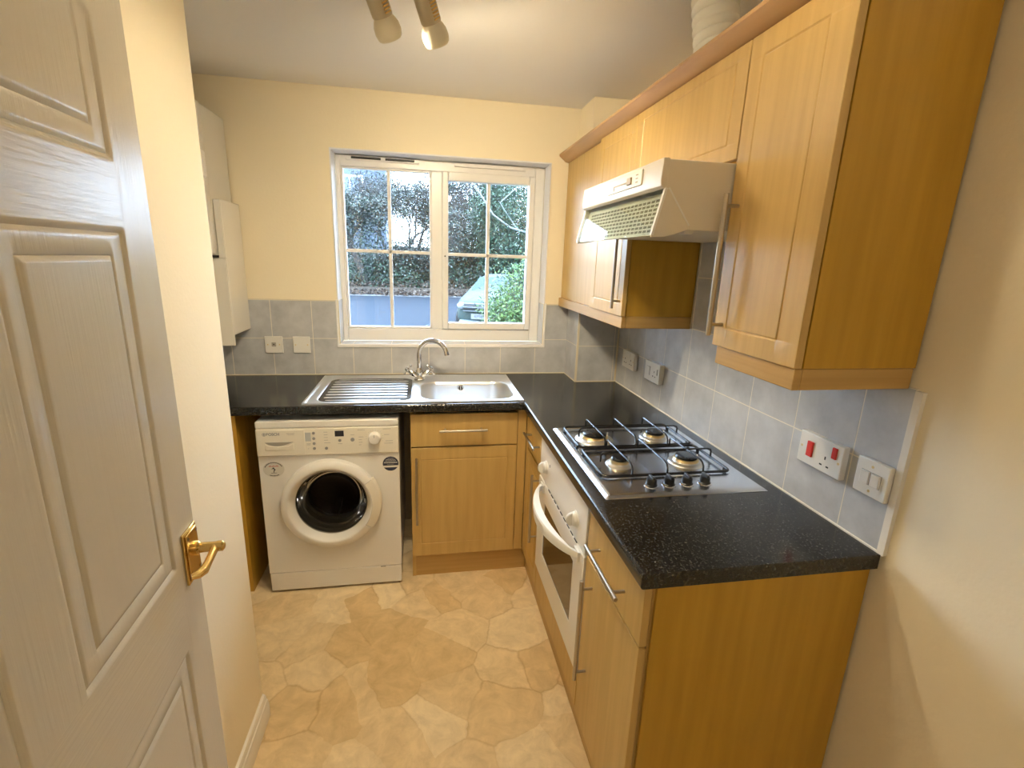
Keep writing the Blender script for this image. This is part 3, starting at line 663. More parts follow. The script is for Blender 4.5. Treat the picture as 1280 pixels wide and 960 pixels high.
# ---- built-in oven
ov = thing('built_in_oven', (-.3, -1.186, .255), 'white built-in oven under the hob with curved white handle and two round knobs', 'oven')
OY0, OY1 = -1.487, -.886
mb = MB().box(-.555, -.03, OY0+.004, OY1-.004, .262, .860)
build('oven_body', mb, inner_m, ov)
fa = build('fascia', MB().box(-.580, -.5555, OY0+.001, OY1-.001, .688, .8735), wm_white, ov, bevel=.003)
for y in (-.985, -1.385):
    k = build('control_knob', MB().lathe((-.580, y, .758), (-1, 0, 0), [(.027, 0), (.027, .003), (.024, .005), (.0225, .013), (.019, .016), (0, .016)], 32), pl_white, fa)
    build('knob_grip', MB().prism([(.735, -.594), (.781, -.594), (.779, -.604), (.770, -.613), (.758, -.616), (.746, -.613), (.737, -.604)][::-1] and [(-.594, .735), (-.594, .781), (-.604, .779), (-.613, .770), (-.616, .758), (-.613, .746), (-.604, .737)], 'y', y-.0055, y+.0055), pl_white, k, bevel=.003)
build('indicator_mark', MB().box(-.5808, -.579, -1.041, -1.036, .781, .792), black_matt, fa)
od = MB()
od.ring_prism([(OY0+.001, .258), (OY1-.001, .258), (OY1-.001, .683), (OY0+.001, .683)], [(-1.385, .368), (-.988, .368), (-.988, .604), (-1.385, .604)], 'x', -.582, -.5555)
odo = build('oven_door', od, wm_white, ov, bevel=.0025)
build('door_window', MB().box(-.5785, -.560, -1.386, -.987, .367, .605), oven_glass, odo)
mb = MB()
for k in range(9): mb.box(-.5815, -.579, -1.40+.043*k-.007, -1.40+.043*k+.020, .6845, .6872)
build('vent_slot', mb, black_matt, ov)
# handle: crescent bowed away from the door
mb = MB(); N = 28; outer, inner_ = [], []
rows = []
for i in range(N+1):
    s_ = i/N; y = -.950-.495*s_; bow = math.sin(math.pi*s_)**.75
    xo = -.590-.078*bow; xi = -.586-.052*bow*(1 if .04 < s_ < .96 else 0); zt = .672+.008*bow; zbm = .672-.020-.016*bow
    rows.append([mb.bm.verts.new(q) for q in ((xi, y, zt), (xo+.004, y, zt+.002), (xo, y, zt-.004), (xo+.003, y, zbm+.003), (xo+.008, y, zbm), (xi, y, zbm+.003))])
for i in range(N):
    for k in range(6): mb._f([rows[i][k], rows[i][(k+1) % 6], rows[i+1][(k+1) % 6], rows[i+1][k]])
mb._f(rows[0]); mb._f(rows[-1][::-1])
mb.box(-.590, -.5815, -.985, -.942, .645, .678).box(-.590, -.5815, -1.452, -1.410, .645, .678)
build('handle', mb, pl_white, odo, label='curved white crescent handle')
build('filler_panel', MB().box(DF, DB, OY0, OY1, .126, .254), beech, ov, bevel=.001, label='beech filler panel below the oven')

# ---- sink
SX0, SX1, SY0, SY1 = -1.583, -.596, -.574, -.046
def sd(x, y, cx, cy, hx, hy, r):
    dx = abs(x-cx)-hx+r; dy = abs(y-cy)-hy+r
    return math.hypot(max(dx, 0), max(dy, 0))+min(max(dx, dy), 0)-r
def sst(a, b_, x):
    t = max(0, min(1, (x-a)/(b_-a))); return t*t*(3-2*t)
BW = (-.848, -.362, .222, .168, .085); DRN = (-1.325, -.315, .215, .225, .06)
def sink_h(x, y):
    e = min(x-SX0, SX1-x, y-SY0, SY1-y)
    h = -.0035*sst(.006, .016, e)
    d = -sd(x, y, *DRN)
    if d > 0:
        h -= .004*sst(0, .012, d)
        if d > .02:
            v = (y+.315)/(1+.10*(x+1.2)); k = math.cos(v/.225*math.pi*9)
            h += .0042*sst(.02, .045, d)*max(0, k)
    d = -sd(x, y, *BW)
    if d > -.008: h -= .002*sst(-.008, .0, d)
    if d > 0: h -= .150*sst(0, .030, d)**.6 + .006*sst(.03, .16, d)
    return h
mb = MB(); nx, ny = 280, 150; zs = ZT+.0065
g_ = [[mb.bm.verts.new((SX0+(SX1-SX0)*i/nx, SY0+(SY1-SY0)*j/ny, zs+sink_h(SX0+(SX1-SX0)*i/nx, SY0+(SY1-SY0)*j/ny))) for j in range(ny+1)] for i in range(nx+1)]
for i in range(nx):
    for j in range(ny): mb._f([g_[i][j], g_[i+1][j], g_[i+1][j+1], g_[i][j+1]])
def skirt(vs):
    lo = [mb.bm.verts.new((v.co.x, v.co.y, ZT)) for v in vs]
    for a in range(len(vs)-1): mb._f([vs[a], lo[a], lo[a+1], vs[a+1]])
skirt([g_[i][0] for i in range(nx+1)][::-1]); skirt([g_[i][ny] for i in range(nx+1)]); skirt([g_[0][j] for j in range(ny+1)]); skirt([g_[nx][j] for j in range(ny+1)][::-1])
sk_ = thing('sink', (-1.09, -.31, ZT), 'stainless steel sink with ribbed drainer, set in the worktop below the window', 'sink')
me_ = build('basin', mb, steel, sk_, recalc=False)
me_.data.set_sharp_from_angle(angle=R(85))
ovf = build('overflow', MB().lathe((-.866, -.2015, .882), (0, -1, -.12), [(.017, 0), (.017, .003), (.013, .0045), (.012, .001), (0, .001)], 24), chrome, sk_)
build('overflow_hole', MB().cyl((-.866, -.2035, .8815), (-.866, -.2050, .8815), .0105, n=20), black_matt, ovf)
build('overflow_bar', MB().box(-.868, -.864, -.2075, -.204, .872, .892), chrome, ovf)
build('drain', MB().lathe((-.86, -.36, .7635), (0, 0, 1), [(.038, 0), (.036, .003), (.028, .0015), (.010, .001), (0, .001)], 32), chrome, sk_)
# ---- tap
tp = thing('mixer_tap', (-1.082, -.150, ZT+.003), 'chrome mixer tap with tall swan-neck spout and two cross handles behind the sink', 'tap')
TB = Vector((-1.082, -.150, ZT+.004))
build('tap_body', MB().lathe(TB, (0, 0, 1), [(0, 0), (.027, 0), (.027, .006), (.021, .012), (.018, .030), (.020, .048), (.016, .060), (.0135, .066), (0, .068)], 32), chrome, tp)
d2 = Vector((.93, -.37, 0)).normalized(); pts = [TB+Vector((0, 0, .06)), TB+Vector((0, 0, .09)), TB+Vector((0, 0, .12))]
Rr = .077
for k in range(0, 15):
    t = R(180-k*12.3); pts.append(TB+d2*(Rr+Rr*math.cos(t))+Vector((0, 0, .140+Rr*1.0*math.sin(t))))
sp = build('spout', MB().tube(pts, [.0125]*len(pts), 20), chrome, tp)
e = pts[-1]; dd = (pts[-1]-pts[-2]).normalized(); build('aerator', MB().cyl(e-dd*.012, e+dd*.006, .0138, n=20), chrome, sp)
for sx in (-1, 1):
    d = Vector((sx*.80, 0, .60)).normalized(); s0 = TB+Vector((sx*.010, 0, .018)); s1 = s0+d*.066
    mb = MB().lathe(s0, d, [(.013, 0), (.012, .018), (.014, .024), (.0145, .038), (.010, .046), (.008, .056), (.0105, .060), (.0115, .070), (.008, .077), (0, .079)], 24)
    a = d.cross(Vector((0, 1, 0))).normalized(); q = s0+d*.062
    for v in (a, Vector((0, 1, 0))):
        mb.cyl(q-v*.026, q+v*.026, .0042, n=12); mb.sphere(q-v*.026, .0068, n=8); mb.sphere(q+v*.026, .0068, n=8)
    build('cross_handle', mb, chrome, tp)

# ---- gas hob
hb = thing('gas_hob', (-.303, -1.257, ZT), 'stainless steel four-burner gas hob with black wire pan supports', 'hob')
HX0, HX1, HY0, HY1 = -.556, -.048, -1.556, -.960
def hob_h(x, y):
    e = min(x-HX0, HX1-x, y-HY0, HY1-y); h = .003*sst(0, .006, e)+.0035*sst(.0, .016, e)
    d = -sd(x, y, -.305, -1.203, .228, .240, .03)
    return h-.005*sst(0, .012, d)
mb = MB(); nx, ny = 90, 100
g_ = [[mb.bm.verts.new((HX0+(HX1-HX0)*i/nx, HY0+(HY1-HY0)*j/ny, ZT+.0005+hob_h(HX0+(HX1-HX0)*i/nx, HY0+(HY1-HY0)*j/ny))) for j in range(ny+1)] for i in range(nx+1)]
for i in range(nx):
    for j in range(ny): mb._f([g_[i][j], g_[i+1][j], g_[i+1][j+1], g_[i][j+1]])
skirt([g_[i][0] for i in range(nx+1)][::-1]); skirt([g_[i][ny] for i in range(nx+1)]); skirt([g_[0][j] for j in range(ny+1)]); skirt([g_[nx][j] for j in range(ny+1)][::-1])
build('hob_plate', mb, steel_hob, hb, recalc=False)
zh = ZT+.002
for x, y, r_ in ((-.430, -1.092, .046), (-.190, -1.092, .036), (-.425, -1.325, .029), (-.190, -1.330, .038)):
    bn = build('burner', MB().lathe((x, y, zh), (0, 0, 1), [(r_*1.55, 0), (r_*1.48, .003), (r_*1.15, .006), (r_*1.10, .009), (0, .009)], 40), alu, hb)
    build('burner_ring', MB().lathe((x, y, zh+.0085), (0, 0, 1), [(r_*1.08, 0), (r_*1.10, .003), (r_*1.02, .008), (r_*.90, .009), (0, .009)], 40), brass_dull, bn)
    build('burner_cap', MB().lathe((x, y, zh+.017), (0, 0, 1), [(r_*.90, 0), (r_*.95, .002), (r_*.95, .006), (r_*.86, .009), (0, .0095)], 40), black_en, bn)
    build('spark_plug', MB().cyl((x+r_*1.18, y+.008, zh+.004), (x+r_*1.18, y+.008, zh+.022), .0025, n=10), pl_white, bn)
zr, zt_ = ZT+.013, ZT+.046
for (ya, yb) in ((-1.198, -.982), (-1.436, -1.212)):
    mb = MB(); xa, xb = -.520, -.095; rr_ = .0045
    pts = [(p[0], p[1], zr) for p in rrect((xa+xb)/2, (ya+yb)/2, (xb-xa)/2, (yb-ya)/2, .02, 5)]
    mb.tube(pts, rr_, 10, closed=True)
    yc = (ya+yb)/2
    # cross bar on x with legs
    mb.tube([(xa+.030, yc, zr), (xa+.030, yc, zt_-.010), (xa+.036, yc, zt_-.003), (xa+.046, yc, zt_), (-.345, yc, zt_)], .0032, 8)
    mb.tube([(xb-.002, yc, zr-.004), (xb-.002, yc, zt_-.010), (xb-.006, yc, zt_-.003), (xb-.016, yc, zt_), (-.28, yc, zt_)], .0032, 8)
    for x in (-.428, -.312, -.190):
        mb.tube([(x, yb, zr), (x, yb, zt_-.008), (x, yb-.004, zt_-.002), (x, yb-.012, zt_), (x, ya+.022, zt_), (x, ya+.010, zt_-.004), (x, ya+.002, zt_-.014), (x, ya, zr)], .0030, 8)
    mb.tube([(-.345, yc, zt_), (-.28, yc, zt_)], .0032, 8)
    for x, y in ((xa, ya+.03), (xb, ya+.03), (xa, yb-.03), (xb, yb-.03)): mb.cyl((x, y, ZT+.003), (x, y, zr), .006, n=10)
    build('pan_support', mb, black_en, hb)
for x in (-.394, -.337, -.279, -.221):
    k = build('control_knob', MB().lathe((x, -1.497, ZT+.0065), (0, 0, 1), [(.0175, 0), (.0175, .004), (.0155, .006), (.0150, .020), (.013, .024), (0, .024)], 28), black_pl, hb)
    build('knob_collar', MB().lathe((x, -1.497, ZT+.0062), (0, 0, 1), [(.021, 0), (.021, .002), (.0178, .003)], 28), chrome, k)
    build('knob_grip', MB().box(x-.004, x+.004, -1.513, -1.481, ZT+.028, ZT+.037), black_pl, k, bevel=.002)

# ---- cooker hood
hd_ = thing('cooker_hood', (-.24, -1.254, 1.64), 'cream cooker hood with tilted glass visor fixed under the short wall cabinet', 'cooker hood')
GY0, GY1 = -1.556, -.952
hoodm = mat('hood_cream_white_metal', (.72, .65, .53), .35)
mb = MB().prism([(-.485, 1.802), (-.002, 1.802), (-.002, 1.642), (-.405, 1.642), (-.472, 1.738), (-.485, 1.738)], 'y', GY0+.0, GY0+.012)
mb.prism([(-.485, 1.802), (-.002, 1.802), (-.002, 1.642), (-.405, 1.642), (-.472, 1.738), (-.485, 1.738)], 'y', GY1-.012, GY1)
mb.box(-.485, -.002, GY0+.012, GY1-.012, 1.794, 1.802).box(-.012, -.002, GY0+.012, GY1-.012, 1.642, 1.794)
mb.box(-.405, -.012, GY0+.012, GY1-.012, 1.642, 1.650)
build('hood_body', mb, hoodm, hd_, bevel=.002)
fr = build('front_lip', MB().prism([(-.487, 1.804), (-.472, 1.804), (-.472, 1.736), (-.480, 1.734), (-.488, 1.740), (-.490, 1.752)], 'y', GY0-.001, GY1+.001), hoodm, hd_, bevel=.0015)
cpl = build('control_plate', MB().box(-.4925, -.4868, -1.448, -1.205, 1.756, 1.795), pl_cream, fr, bevel=.0015)
mb = MB().box(-.4935, -.492, -1.350, -1.255, 1.772, 1.7755).box(-.4935, -.492, -1.258, -1.254, 1.762, 1.7755)
build('slider_slot', mb, mat('bronze_print', (.30, .22, .10), .4), cpl)
build('slider_switch', MB().box(-.4965, -.492, -1.385, -1.358, 1.766, 1.784), MATS['bronze_print'], cpl, bevel=.001)
mb = MB()
for z in (1.785, 1.776, 1.767): mb.box(-.4935, -.492, -1.425, -1.412, z-.0012, z+.0012)
build('printed_marks', mb, MATS['bronze_print'], cpl)
va, vb = Vector((-.474, 0, 1.736)), Vector((-.500, 0, 1.626)); nv = Vector(((vb-va).z, 0, -(vb-va).x)).normalized()   # nv points out to the room
if nv.x > 0: nv = -nv
pa, pb = va-nv*.014+Vector((0, 0, -.004)), vb-nv*.014+Vector((0, 0, .004))
gr = build('filter_grille', MB().obox((pa+pb)/2+Vector((0, (GY0+GY1)/2, 0)), (pb-pa)/2, Vector((0, (GY1-GY0)/2-.010, 0)), nv*.002), filter_m, hd_)
mb = MB()
for k in range(8):
    for i in range(20):
        p = pa+(pb-pa)*((k+1.6)/9.6); y = GY1-.04-(i+.5)*(.525/20)-(.004 if k % 2 else 0)
        mb.obox(p+nv*.0022+Vector((0, y, 0)), (pb-pa).normalized()*.0030, Vector((0, .0088, 0)), nv*.0008)
build('grille_slots', mb, mat('slot_brown', (.07, .055, .03), .5), gr, kind='stuff')
vs = build('visor', MB().obox((va+vb)/2+Vector((0, (GY0+GY1)/2, 0)), (vb-va)/2, Vector((0, (GY1-GY0)/2-.006, 0)), nv*.0018), glass_hood, hd_, label='clear tilted glass visor')
for y, sg_ in ((GY0-.0015, -1), (GY1+.0015, 1)):
    tri = [(-.476, 1.734), (-.466, 1.734), (-.406, 1.652), (-.400, 1.645), (-.420, 1.638), (-.445, 1.629), (-.470, 1.623), (-.503, 1.621)]
    build('visor_side', MB().prism(tri, 'y', y-.003, y+.003), hoodm, vs, bevel=.0008)
    build('edge_trim', MB().obox((va+vb)/2+Vector((-.001, y, 0)), (vb-va)/2, Vector((0, .0048, 0)), nv*.003), pl_white, vs)
    build('seam_strip', MB().obox(Vector((-.437, y+sg_*.001, 1.694)), Vector((.031, 0, -.042)), Vector((0, .003, 0)), Vector((.0016, 0, .0012))), pl_white, vs)
mb = MB().box(-.395, -.372, GY0+.035, GY0+.060, 1.634, 1.6422)
build('lamp_catch', mb, pl_white, hd_, bevel=.001)
# ---- flexible duct
mb = MB(); path = []; rr_ = []
NP = 150
for i in range(NP+1):
    s_ = i/NP; p = Vector((-.198-.035*s_, -1.262+.03*s_, 2.05+(H-2.05-.001)*s_)); path.append(p); rr_.append(.0600+.0045*abs(math.sin(math.pi*s_*11))**.6)
mb.tube(path, rr_, 40, cap=True)
build('extractor_duct', mb, duct_m, None, label='white ribbed extractor duct rising from above the cooker hood to the ceiling', cat='duct')

# ================================================================== SOCKETS AND SWITCHES
def plate(name, label, cat, wall, u0, u1, z0, z1, th=.012, group=None):
    """wall 'right' : on x=0 facing -x (u=y) ; wall 'back' : on y=0 facing -y (u=x)"""
    if wall == 'right': root = thing(name, (0, (u0+u1)/2, z0), label, cat, group); mb = MB().box(-th, 0, u0, u1, z0, z1)
    else: root = thing(name, ((u0+u1)/2, 0, z0), label, cat, group); mb = MB().box(u0, u1, -th, 0, z0, z1)
    build('face_plate', mb, pl_white, root, bevel=.0022, seg=3)
    def piece(nm, m, u, z, hu, hz, d0, d1, bev=0, par=None):
        if wall == 'right': q = MB().box(-th-d1, -th-d0, u-hu, u+hu, z-hz, z+hz)
        else: q = MB().box(u-hu, u+hu, -th-d1, -th-d0, z-hz, z+hz)
        return build(nm, q, m, par or root, bevel=bev)
    def screw(u, z):
        if wall == 'right': q = MB().cyl((-th-.0006, u, z), (-th+.001, u, z), .0035, n=12)
        else: q = MB().cyl((u, -th-.0006, z), (u, -th+.001, z), .0035, n=12)
        return build('screw', q, brass_dull, root)
    return root, piece, screw
def three_pins(piece, u, z, sgn=1):
    piece('pin_slot', black_matt, u, z+.011, .002, .0045, -.001, .0004)
    piece('pin_slot', black_matt, u+.011, z-.010, .0042, .002, -.001, .0004); piece('pin_slot', black_matt, u-.011, z-.010, .0042, .002, -.001, .0004)
r, pc, sc_ = plate('wall_socket', 'white double socket on the right wall nearest the corner column', 'socket', 'right', -.482, -.336, 1.032, 1.120, th=.022)
for u in (-.375, -.443): three_pins(pc, u, 1.067); pc('rocker', pl_white, u+.013, 1.103, .005, .0085, -.001, .003, .001)
sc_(-.345, 1.076); sc_(-.473, 1.076)
r, pc, sc_ = plate('wall_socket', 'white double switched spur outlet on the right wall, left of the hob', 'socket', 'right', -.760, -.614, 1.032, 1.122, th=.024)
pc('rocker', pl_white, -.655, 1.078, .011, .020, -.001, .003, .001); pc('rocker_shadow_gap', lt_grey, -.668, 1.078, .0012, .021, -.001, .0008); pc('rocker_shadow_gap', lt_grey, -.642, 1.078, .0012, .021, -.001, .0008)
three_pins(pc, -.712, 1.070); pc('rocker', lt_grey, -.742, 1.085, .003, .013, -.001, .002)
r, pc, sc_ = plate('cooker_switch', 'white double plate with two red rocker switches and a socket, above the near worktop', 'socket', 'right', -1.752, -1.606, 1.037, 1.126, th=.018)
pc('red_rocker', red_pl, -1.648, 1.083, .0095, .021, -.001, .005, .001); pc('red_rocker', red_pl, -1.727, 1.101, .0070, .0150, -.001, .004, .001)
three_pins(pc, -1.700, 1.066); sc_(-1.617, 1.083); sc_(-1.742, 1.079)
r, pc, sc_ = plate('light_switch', 'white two-gang light switch at the near end of the tiles', 'switch', 'right', -1.876, -1.790, 1.037, 1.125, th=.014)
for u in (-1.8185, -1.8465): pc('rocker', pl_white, u, 1.080, .0115, .0155, -.001, .0050, .0012); pc('rocker_gap', lt_grey, u, 1.080, .0130, .0170, -.001, .0006)
sc_(-1.832, 1.110); sc_(-1.834, 1.050)
r, pc, sc_ = plate('wall_socket', 'square white outlet plate with centre hole, left of the two plates above the draining board', 'socket', 'back', -1.881, -1.792, 1.034, 1.122, th=.009)
pc('aerial_socket', lt_grey, -1.836, 1.080, .011, .011, -.001, .0012, .001); pc('aerial_hole', black_matt, -1.836, 1.080, .003, .003, .0008, .002); sc_(-1.866, 1.079); sc_(-1.808, 1.079)
r, pc, sc_ = plate('wall_socket', 'blank square white plate, right of the two plates above the draining board', 'socket', 'back', -1.741, -1.655, 1.034, 1.122, th=.009)
sc_(-1.728, 1.078); sc_(-1.668, 1.078)

# ================================================================== BOILER AND BOXING
bo = thing('boiler', (-2.19, -.15, 1.53), 'tall white wall-hung boiler high in the left corner', 'boiler')
boil_m = mat('boiler_white_enamel', (.70, .67, .60), .4)
build('casing', MB().box(-2.40, -1.974, -.262, -.002, 1.530, 2.150), boil_m, bo, bevel=.004)
build('front_cover', MB().box(-2.40, -1.972, -.300, -.2635, 1.532, 2.152), boil_m, bo, bevel=.006, seg=3)
build('underside_shadow_strip', MB().box(-2.38, -1.98, -.29, -.02, 1.520, 1.5295), black_matt, bo)  # black strip standing in for the shadow line under the boiler
mb = MB().box(-1.9715, -1.943, -.228, -.001, 1.162, 1.775).box(-2.40, -1.9715, -.228, -.214, 1.115, 1.518).box(-1.9715, -1.943, -.240, -.2282, 1.115, 1.775)
mb = MB().box(-1.971, -1.943, -.226, -.002, 1.163, 1.772)
px = thing('pipe_boxing', (-2.1, -.12, 1.115), 'white pipe boxing panels below and beside the boiler on the back wall', 'boxing')
build('side_board', mb, white_paint, px, bevel=.002)
build('front_board', MB().box(-2.40, -1.943, -.240, -.227, 1.113, 1.518), white_paint, px, bevel=.002)
build('upper_board', MB().box(-1.9705, -1.943, -.240, -.2272, 1.519, 1.772), white_paint, px, bevel=.001)
se = thing('thermostat', (-2.0, -.32, 1.86), 'small white rounded control box on the front of the boiler', 'thermostat')
build('control_case', MB().box(-2.06, -1.957, -.334, -.3005, 1.850, 1.958), pl_white, se, bevel=.010, seg=4)
build('control_dial', MB().cyl((-2.00, -.3335, 1.878), (-2.00, -.343, 1.878), .010, n=20), lt_grey, se)

# ================================================================== CEILING SPOTS
sf = thing('ceiling_spotlight', (-1.08, -1.42, H), 'cluster of cream and brown spotlights on a round ceiling plate, lamps lit', 'ceiling light')
build('ceiling_plate', MB().lathe((-1.08, -1.42, H), (0, 0, -1), [(.09, 0), (.09, .012), (.07, .022), (.02, .026), (.02, .05), (0, .05)], 40), pl_cream, sf)
spot_brown = mat('spot_bronze_cream', (.50, .44, .33), .32, .5); cowl_m = mat('spot_cream_cowl', (.72, .66, .52), .35)
def spot(base, tip, sink=0.0):
    base, tip = Vector(base), Vector(tip); d = (tip-base).normalized(); L = (tip-base).length
    h0 = base
    hd = build('spot_head', MB().lathe(base, d, [(0, 0), (.020, .001), (.024, .01), (.026, .05), (.0265, L-.052), (.030, L-.046), (.0355, L-.034), (.037, L-.018), (.034, L-.004), (.030, L), (.0275, L-.002), (.033, L-.02), (.031, L-.034), (.024, L-.045), (.0, L-.046)], 40), cowl_m, sf)
    build('spot_barrel', MB().lathe(base, d, [(.0268, .03), (.0285, .034), (.0285, L-.058), (.0270, L-.054)], 40), spot_brown, hd)
    mb = MB()
    side = d.cross(Vector((0, 0, 1))).normalized(); side = (side*math.cos(R(20)) + side.cross(d)*-math.sin(R(20))).normalized(); t_ = d.cross(side)
    for k in range(7): mb.obox(base+d*(L-.064-.0075*k)+side*.0285, d*.0018, t_*.010, side*.001)
    build('vent_slots', mb, brass, hd)
    build('bulb', MB().lathe(base, d, [(0, L-.042), (.014, L-.040), (.027 if not sink else .022, L-.026-sink*.3), (.0255 if not sink else .021, L-.012-sink*.8), (.018, L-.002-sink), (.008, L+.0025-sink), (0, L+.003-sink)], 32), bulb_m, hd)
    c = Vector((-1.08, -1.42, H-.045)); m_ = base+d*.04
    build('arm', MB().tube([c, c+(m_-c)*.35+Vector((0, 0, .004)), m_+Vector((0, 0, .012)), m_], .007, 10), brass, sf)
spot((-1.062, -1.228, 2.262), (-1.006, -1.140, 2.138))
spot((-1.190, -1.228, 2.262), (-1.136, -1.140, 2.140))
spot((-1.120, -1.500, 2.285), (-1.135, -1.485, 2.160), .009)
spot((-.985, -1.540, 2.215), (-.915, -1.640, 2.272))
# lamp added behind the viewer, out of view, as fill light
hl = thing('unseen_fill_lamp', (-.8, -3.65, H), 'added round white ceiling lamp, unseen fill light behind the viewer', 'ceiling light')
build('fill_lamp_base', MB().lathe((-.8, -3.65, H), (0, 0, -1), [(.12, 0), (.12, .02), (.10, .025), (0, .025)], 32), pl_white, hl)
build('fill_lamp_globe', MB().lathe((-.8, -3.65, H-.025), (0, 0, -1), [(.10, 0), (.11, .02), (.09, .055), (.05, .075), (0, .08)], 32), emit('fill_lamp_glow', FILL, FILL_POWER), hl)

# ================================================================== OUTSIDE
GZ = -.15
tarmac = mat('grey_tarmac', (0.0184, 0.0231, 0.0313), .95, spec=.08, var=(0.0252, 0.0313, 0.0408), scale=9, detail=8)
build('ground_outside', MB().box(-14, 14, .30, 19.3, GZ-.1, GZ), tarmac, kind='structure')
mbk = MB(); prf = [(19.3, GZ-.1), (34, GZ-.1), (34, 2.2), (27, 1.5), (22, .55), (20, .18), (19.3, GZ+.03)]
mbk.prism(prf, 'x', -16, 14)
build('bank_outside', mbk, mat('leafy_soil', (0.0211, 0.0160, 0.0109), .95, var=(0.0422, 0.0295, 0.0190), scale=3, detail=8), kind='structure')
build('kerb', MB().box(-14, 14, 19.15, 19.30, GZ, GZ+.06), mat('concrete_kerb', (0.1265, 0.1265, 0.1265), .9), kind='structure')
def leaf_mesh(name, pts, size, mats, parent=None, seed=1, asp=.5, droop=0, **kw):
    r = random.Random(seed); V = []; Fc = []; mi = []
    for (x, y, z) in pts:
        s_ = size*r.uniform(.6, 1.3); th = r.uniform(0, 6.283); ph = r.uniform(-1, 1)-droop
        d = Vector((math.cos(th)*math.cos(ph), math.sin(th)*math.cos(ph), math.sin(ph)))*s_
        o = Vector((r.gauss(0, 1), r.gauss(0, 1), r.gauss(0, 1))); sd_ = d.cross(o).normalized()*s_*asp
        c = Vector((x, y, z)); k = len(V)
        V += [tuple(c-d*.5), tuple(c+sd_*.5), tuple(c+d*.5), tuple(c-sd_*.5)]; Fc.append((k, k+1, k+2, k+3)); mi.append(r.randrange(len(mats)))
    loc = Vector((0, 0, 0))
    if parent is not None: off = rootloc(parent)
    else:
        off = Vector((sum(p[0] for p in pts)/len(pts), sum(p[1] for p in pts)/len(pts), min(p[2] for p in pts)))
    V = [(a-off.x, b_-off.y, c_-off.z) for a, b_, c_ in V]
    me = bpy.data.meshes.new(name); me.from_pydata(V, [], Fc); me.polygons.foreach_set('material_index', mi)
    for m_ in mats: me.materials.append(m_)
    o = bpy.data.objects.new(name, me); COL.objects.link(o)
    if parent is not None: o.parent = parent
    else: o.location = off
    return set_tags(o, **kw)
lf = [mat('leaf_dark', (0.0053, 0.0151, 0.0097), .6), mat('leaf_mid', (0.0186, 0.0485, 0.0233), .6), mat('leaf_pale', (0.0485, 0.0895, 0.0537), .55)]
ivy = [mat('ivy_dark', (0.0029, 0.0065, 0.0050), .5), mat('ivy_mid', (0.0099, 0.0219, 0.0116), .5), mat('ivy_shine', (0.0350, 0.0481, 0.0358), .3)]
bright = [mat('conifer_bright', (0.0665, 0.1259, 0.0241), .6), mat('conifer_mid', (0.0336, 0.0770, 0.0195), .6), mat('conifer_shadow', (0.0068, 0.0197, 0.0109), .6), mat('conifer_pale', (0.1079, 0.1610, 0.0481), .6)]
brown = [mat('dead_leaf_brown', (0.0422, 0.0232, 0.0139), .8), mat('dead_leaf_pale', (0.0928, 0.0717, 0.0548), .8), mat('dead_leaf_dark', (0.0169, 0.0101, 0.0071), .8)]
twig_m = mat('grey_brown_twig', (0.0253, 0.0211, 0.0177), .85); bark = mat('dark_bark', (0.0190, 0.0160, 0.0143), .9, var=(0.0379, 0.0316, 0.0274), scale=6); ochre = mat('ochre_twig', (0.0590, 0.0422, 0.0274), .85); pale_b = mat('pale_branch', (0.1096, 0.1223, 0.1138), .7)
# leaf litter
r_ = random.Random(3); pts = []
for _ in range(9000):
    y = 19.1+abs(r_.gauss(0, 1.1)); x = r_.uniform(-8, 7)
    zb_ = GZ+.03 if y < 19.3 else (GZ+.03+(y-19.3)*.21 if y < 20 else .18+(y-20)*.185)
    pts.append((x, y, zb_+.02+r_.uniform(0, .10)))
leaf_mesh('leaf_litter', pts, .13, brown, seed=5, asp=.7, label='band of fallen brown leaves along the far edge of the tarmac', cat='leaves', kind='stuff')
pts = []
for _ in range(34000):
    x = r_.uniform(-9, 7); y = 20+r_.random()**1.3*5; top = (.7+.55*math.sin(x*1.3)+.35*math.sin(x*3.1+1))+.25*(y-20)+.35
    pts.append((x, y, .1+.185*(y-20)+abs(r_.gauss(0, .45))*max(.3, top)))
leaf_mesh('undergrowth', pts, .10, ivy+[lf[1]], seed=8, asp=.8, label='low dark green ivy and scrub on the bank behind the fallen leaves', cat='undergrowth', kind='stuff')
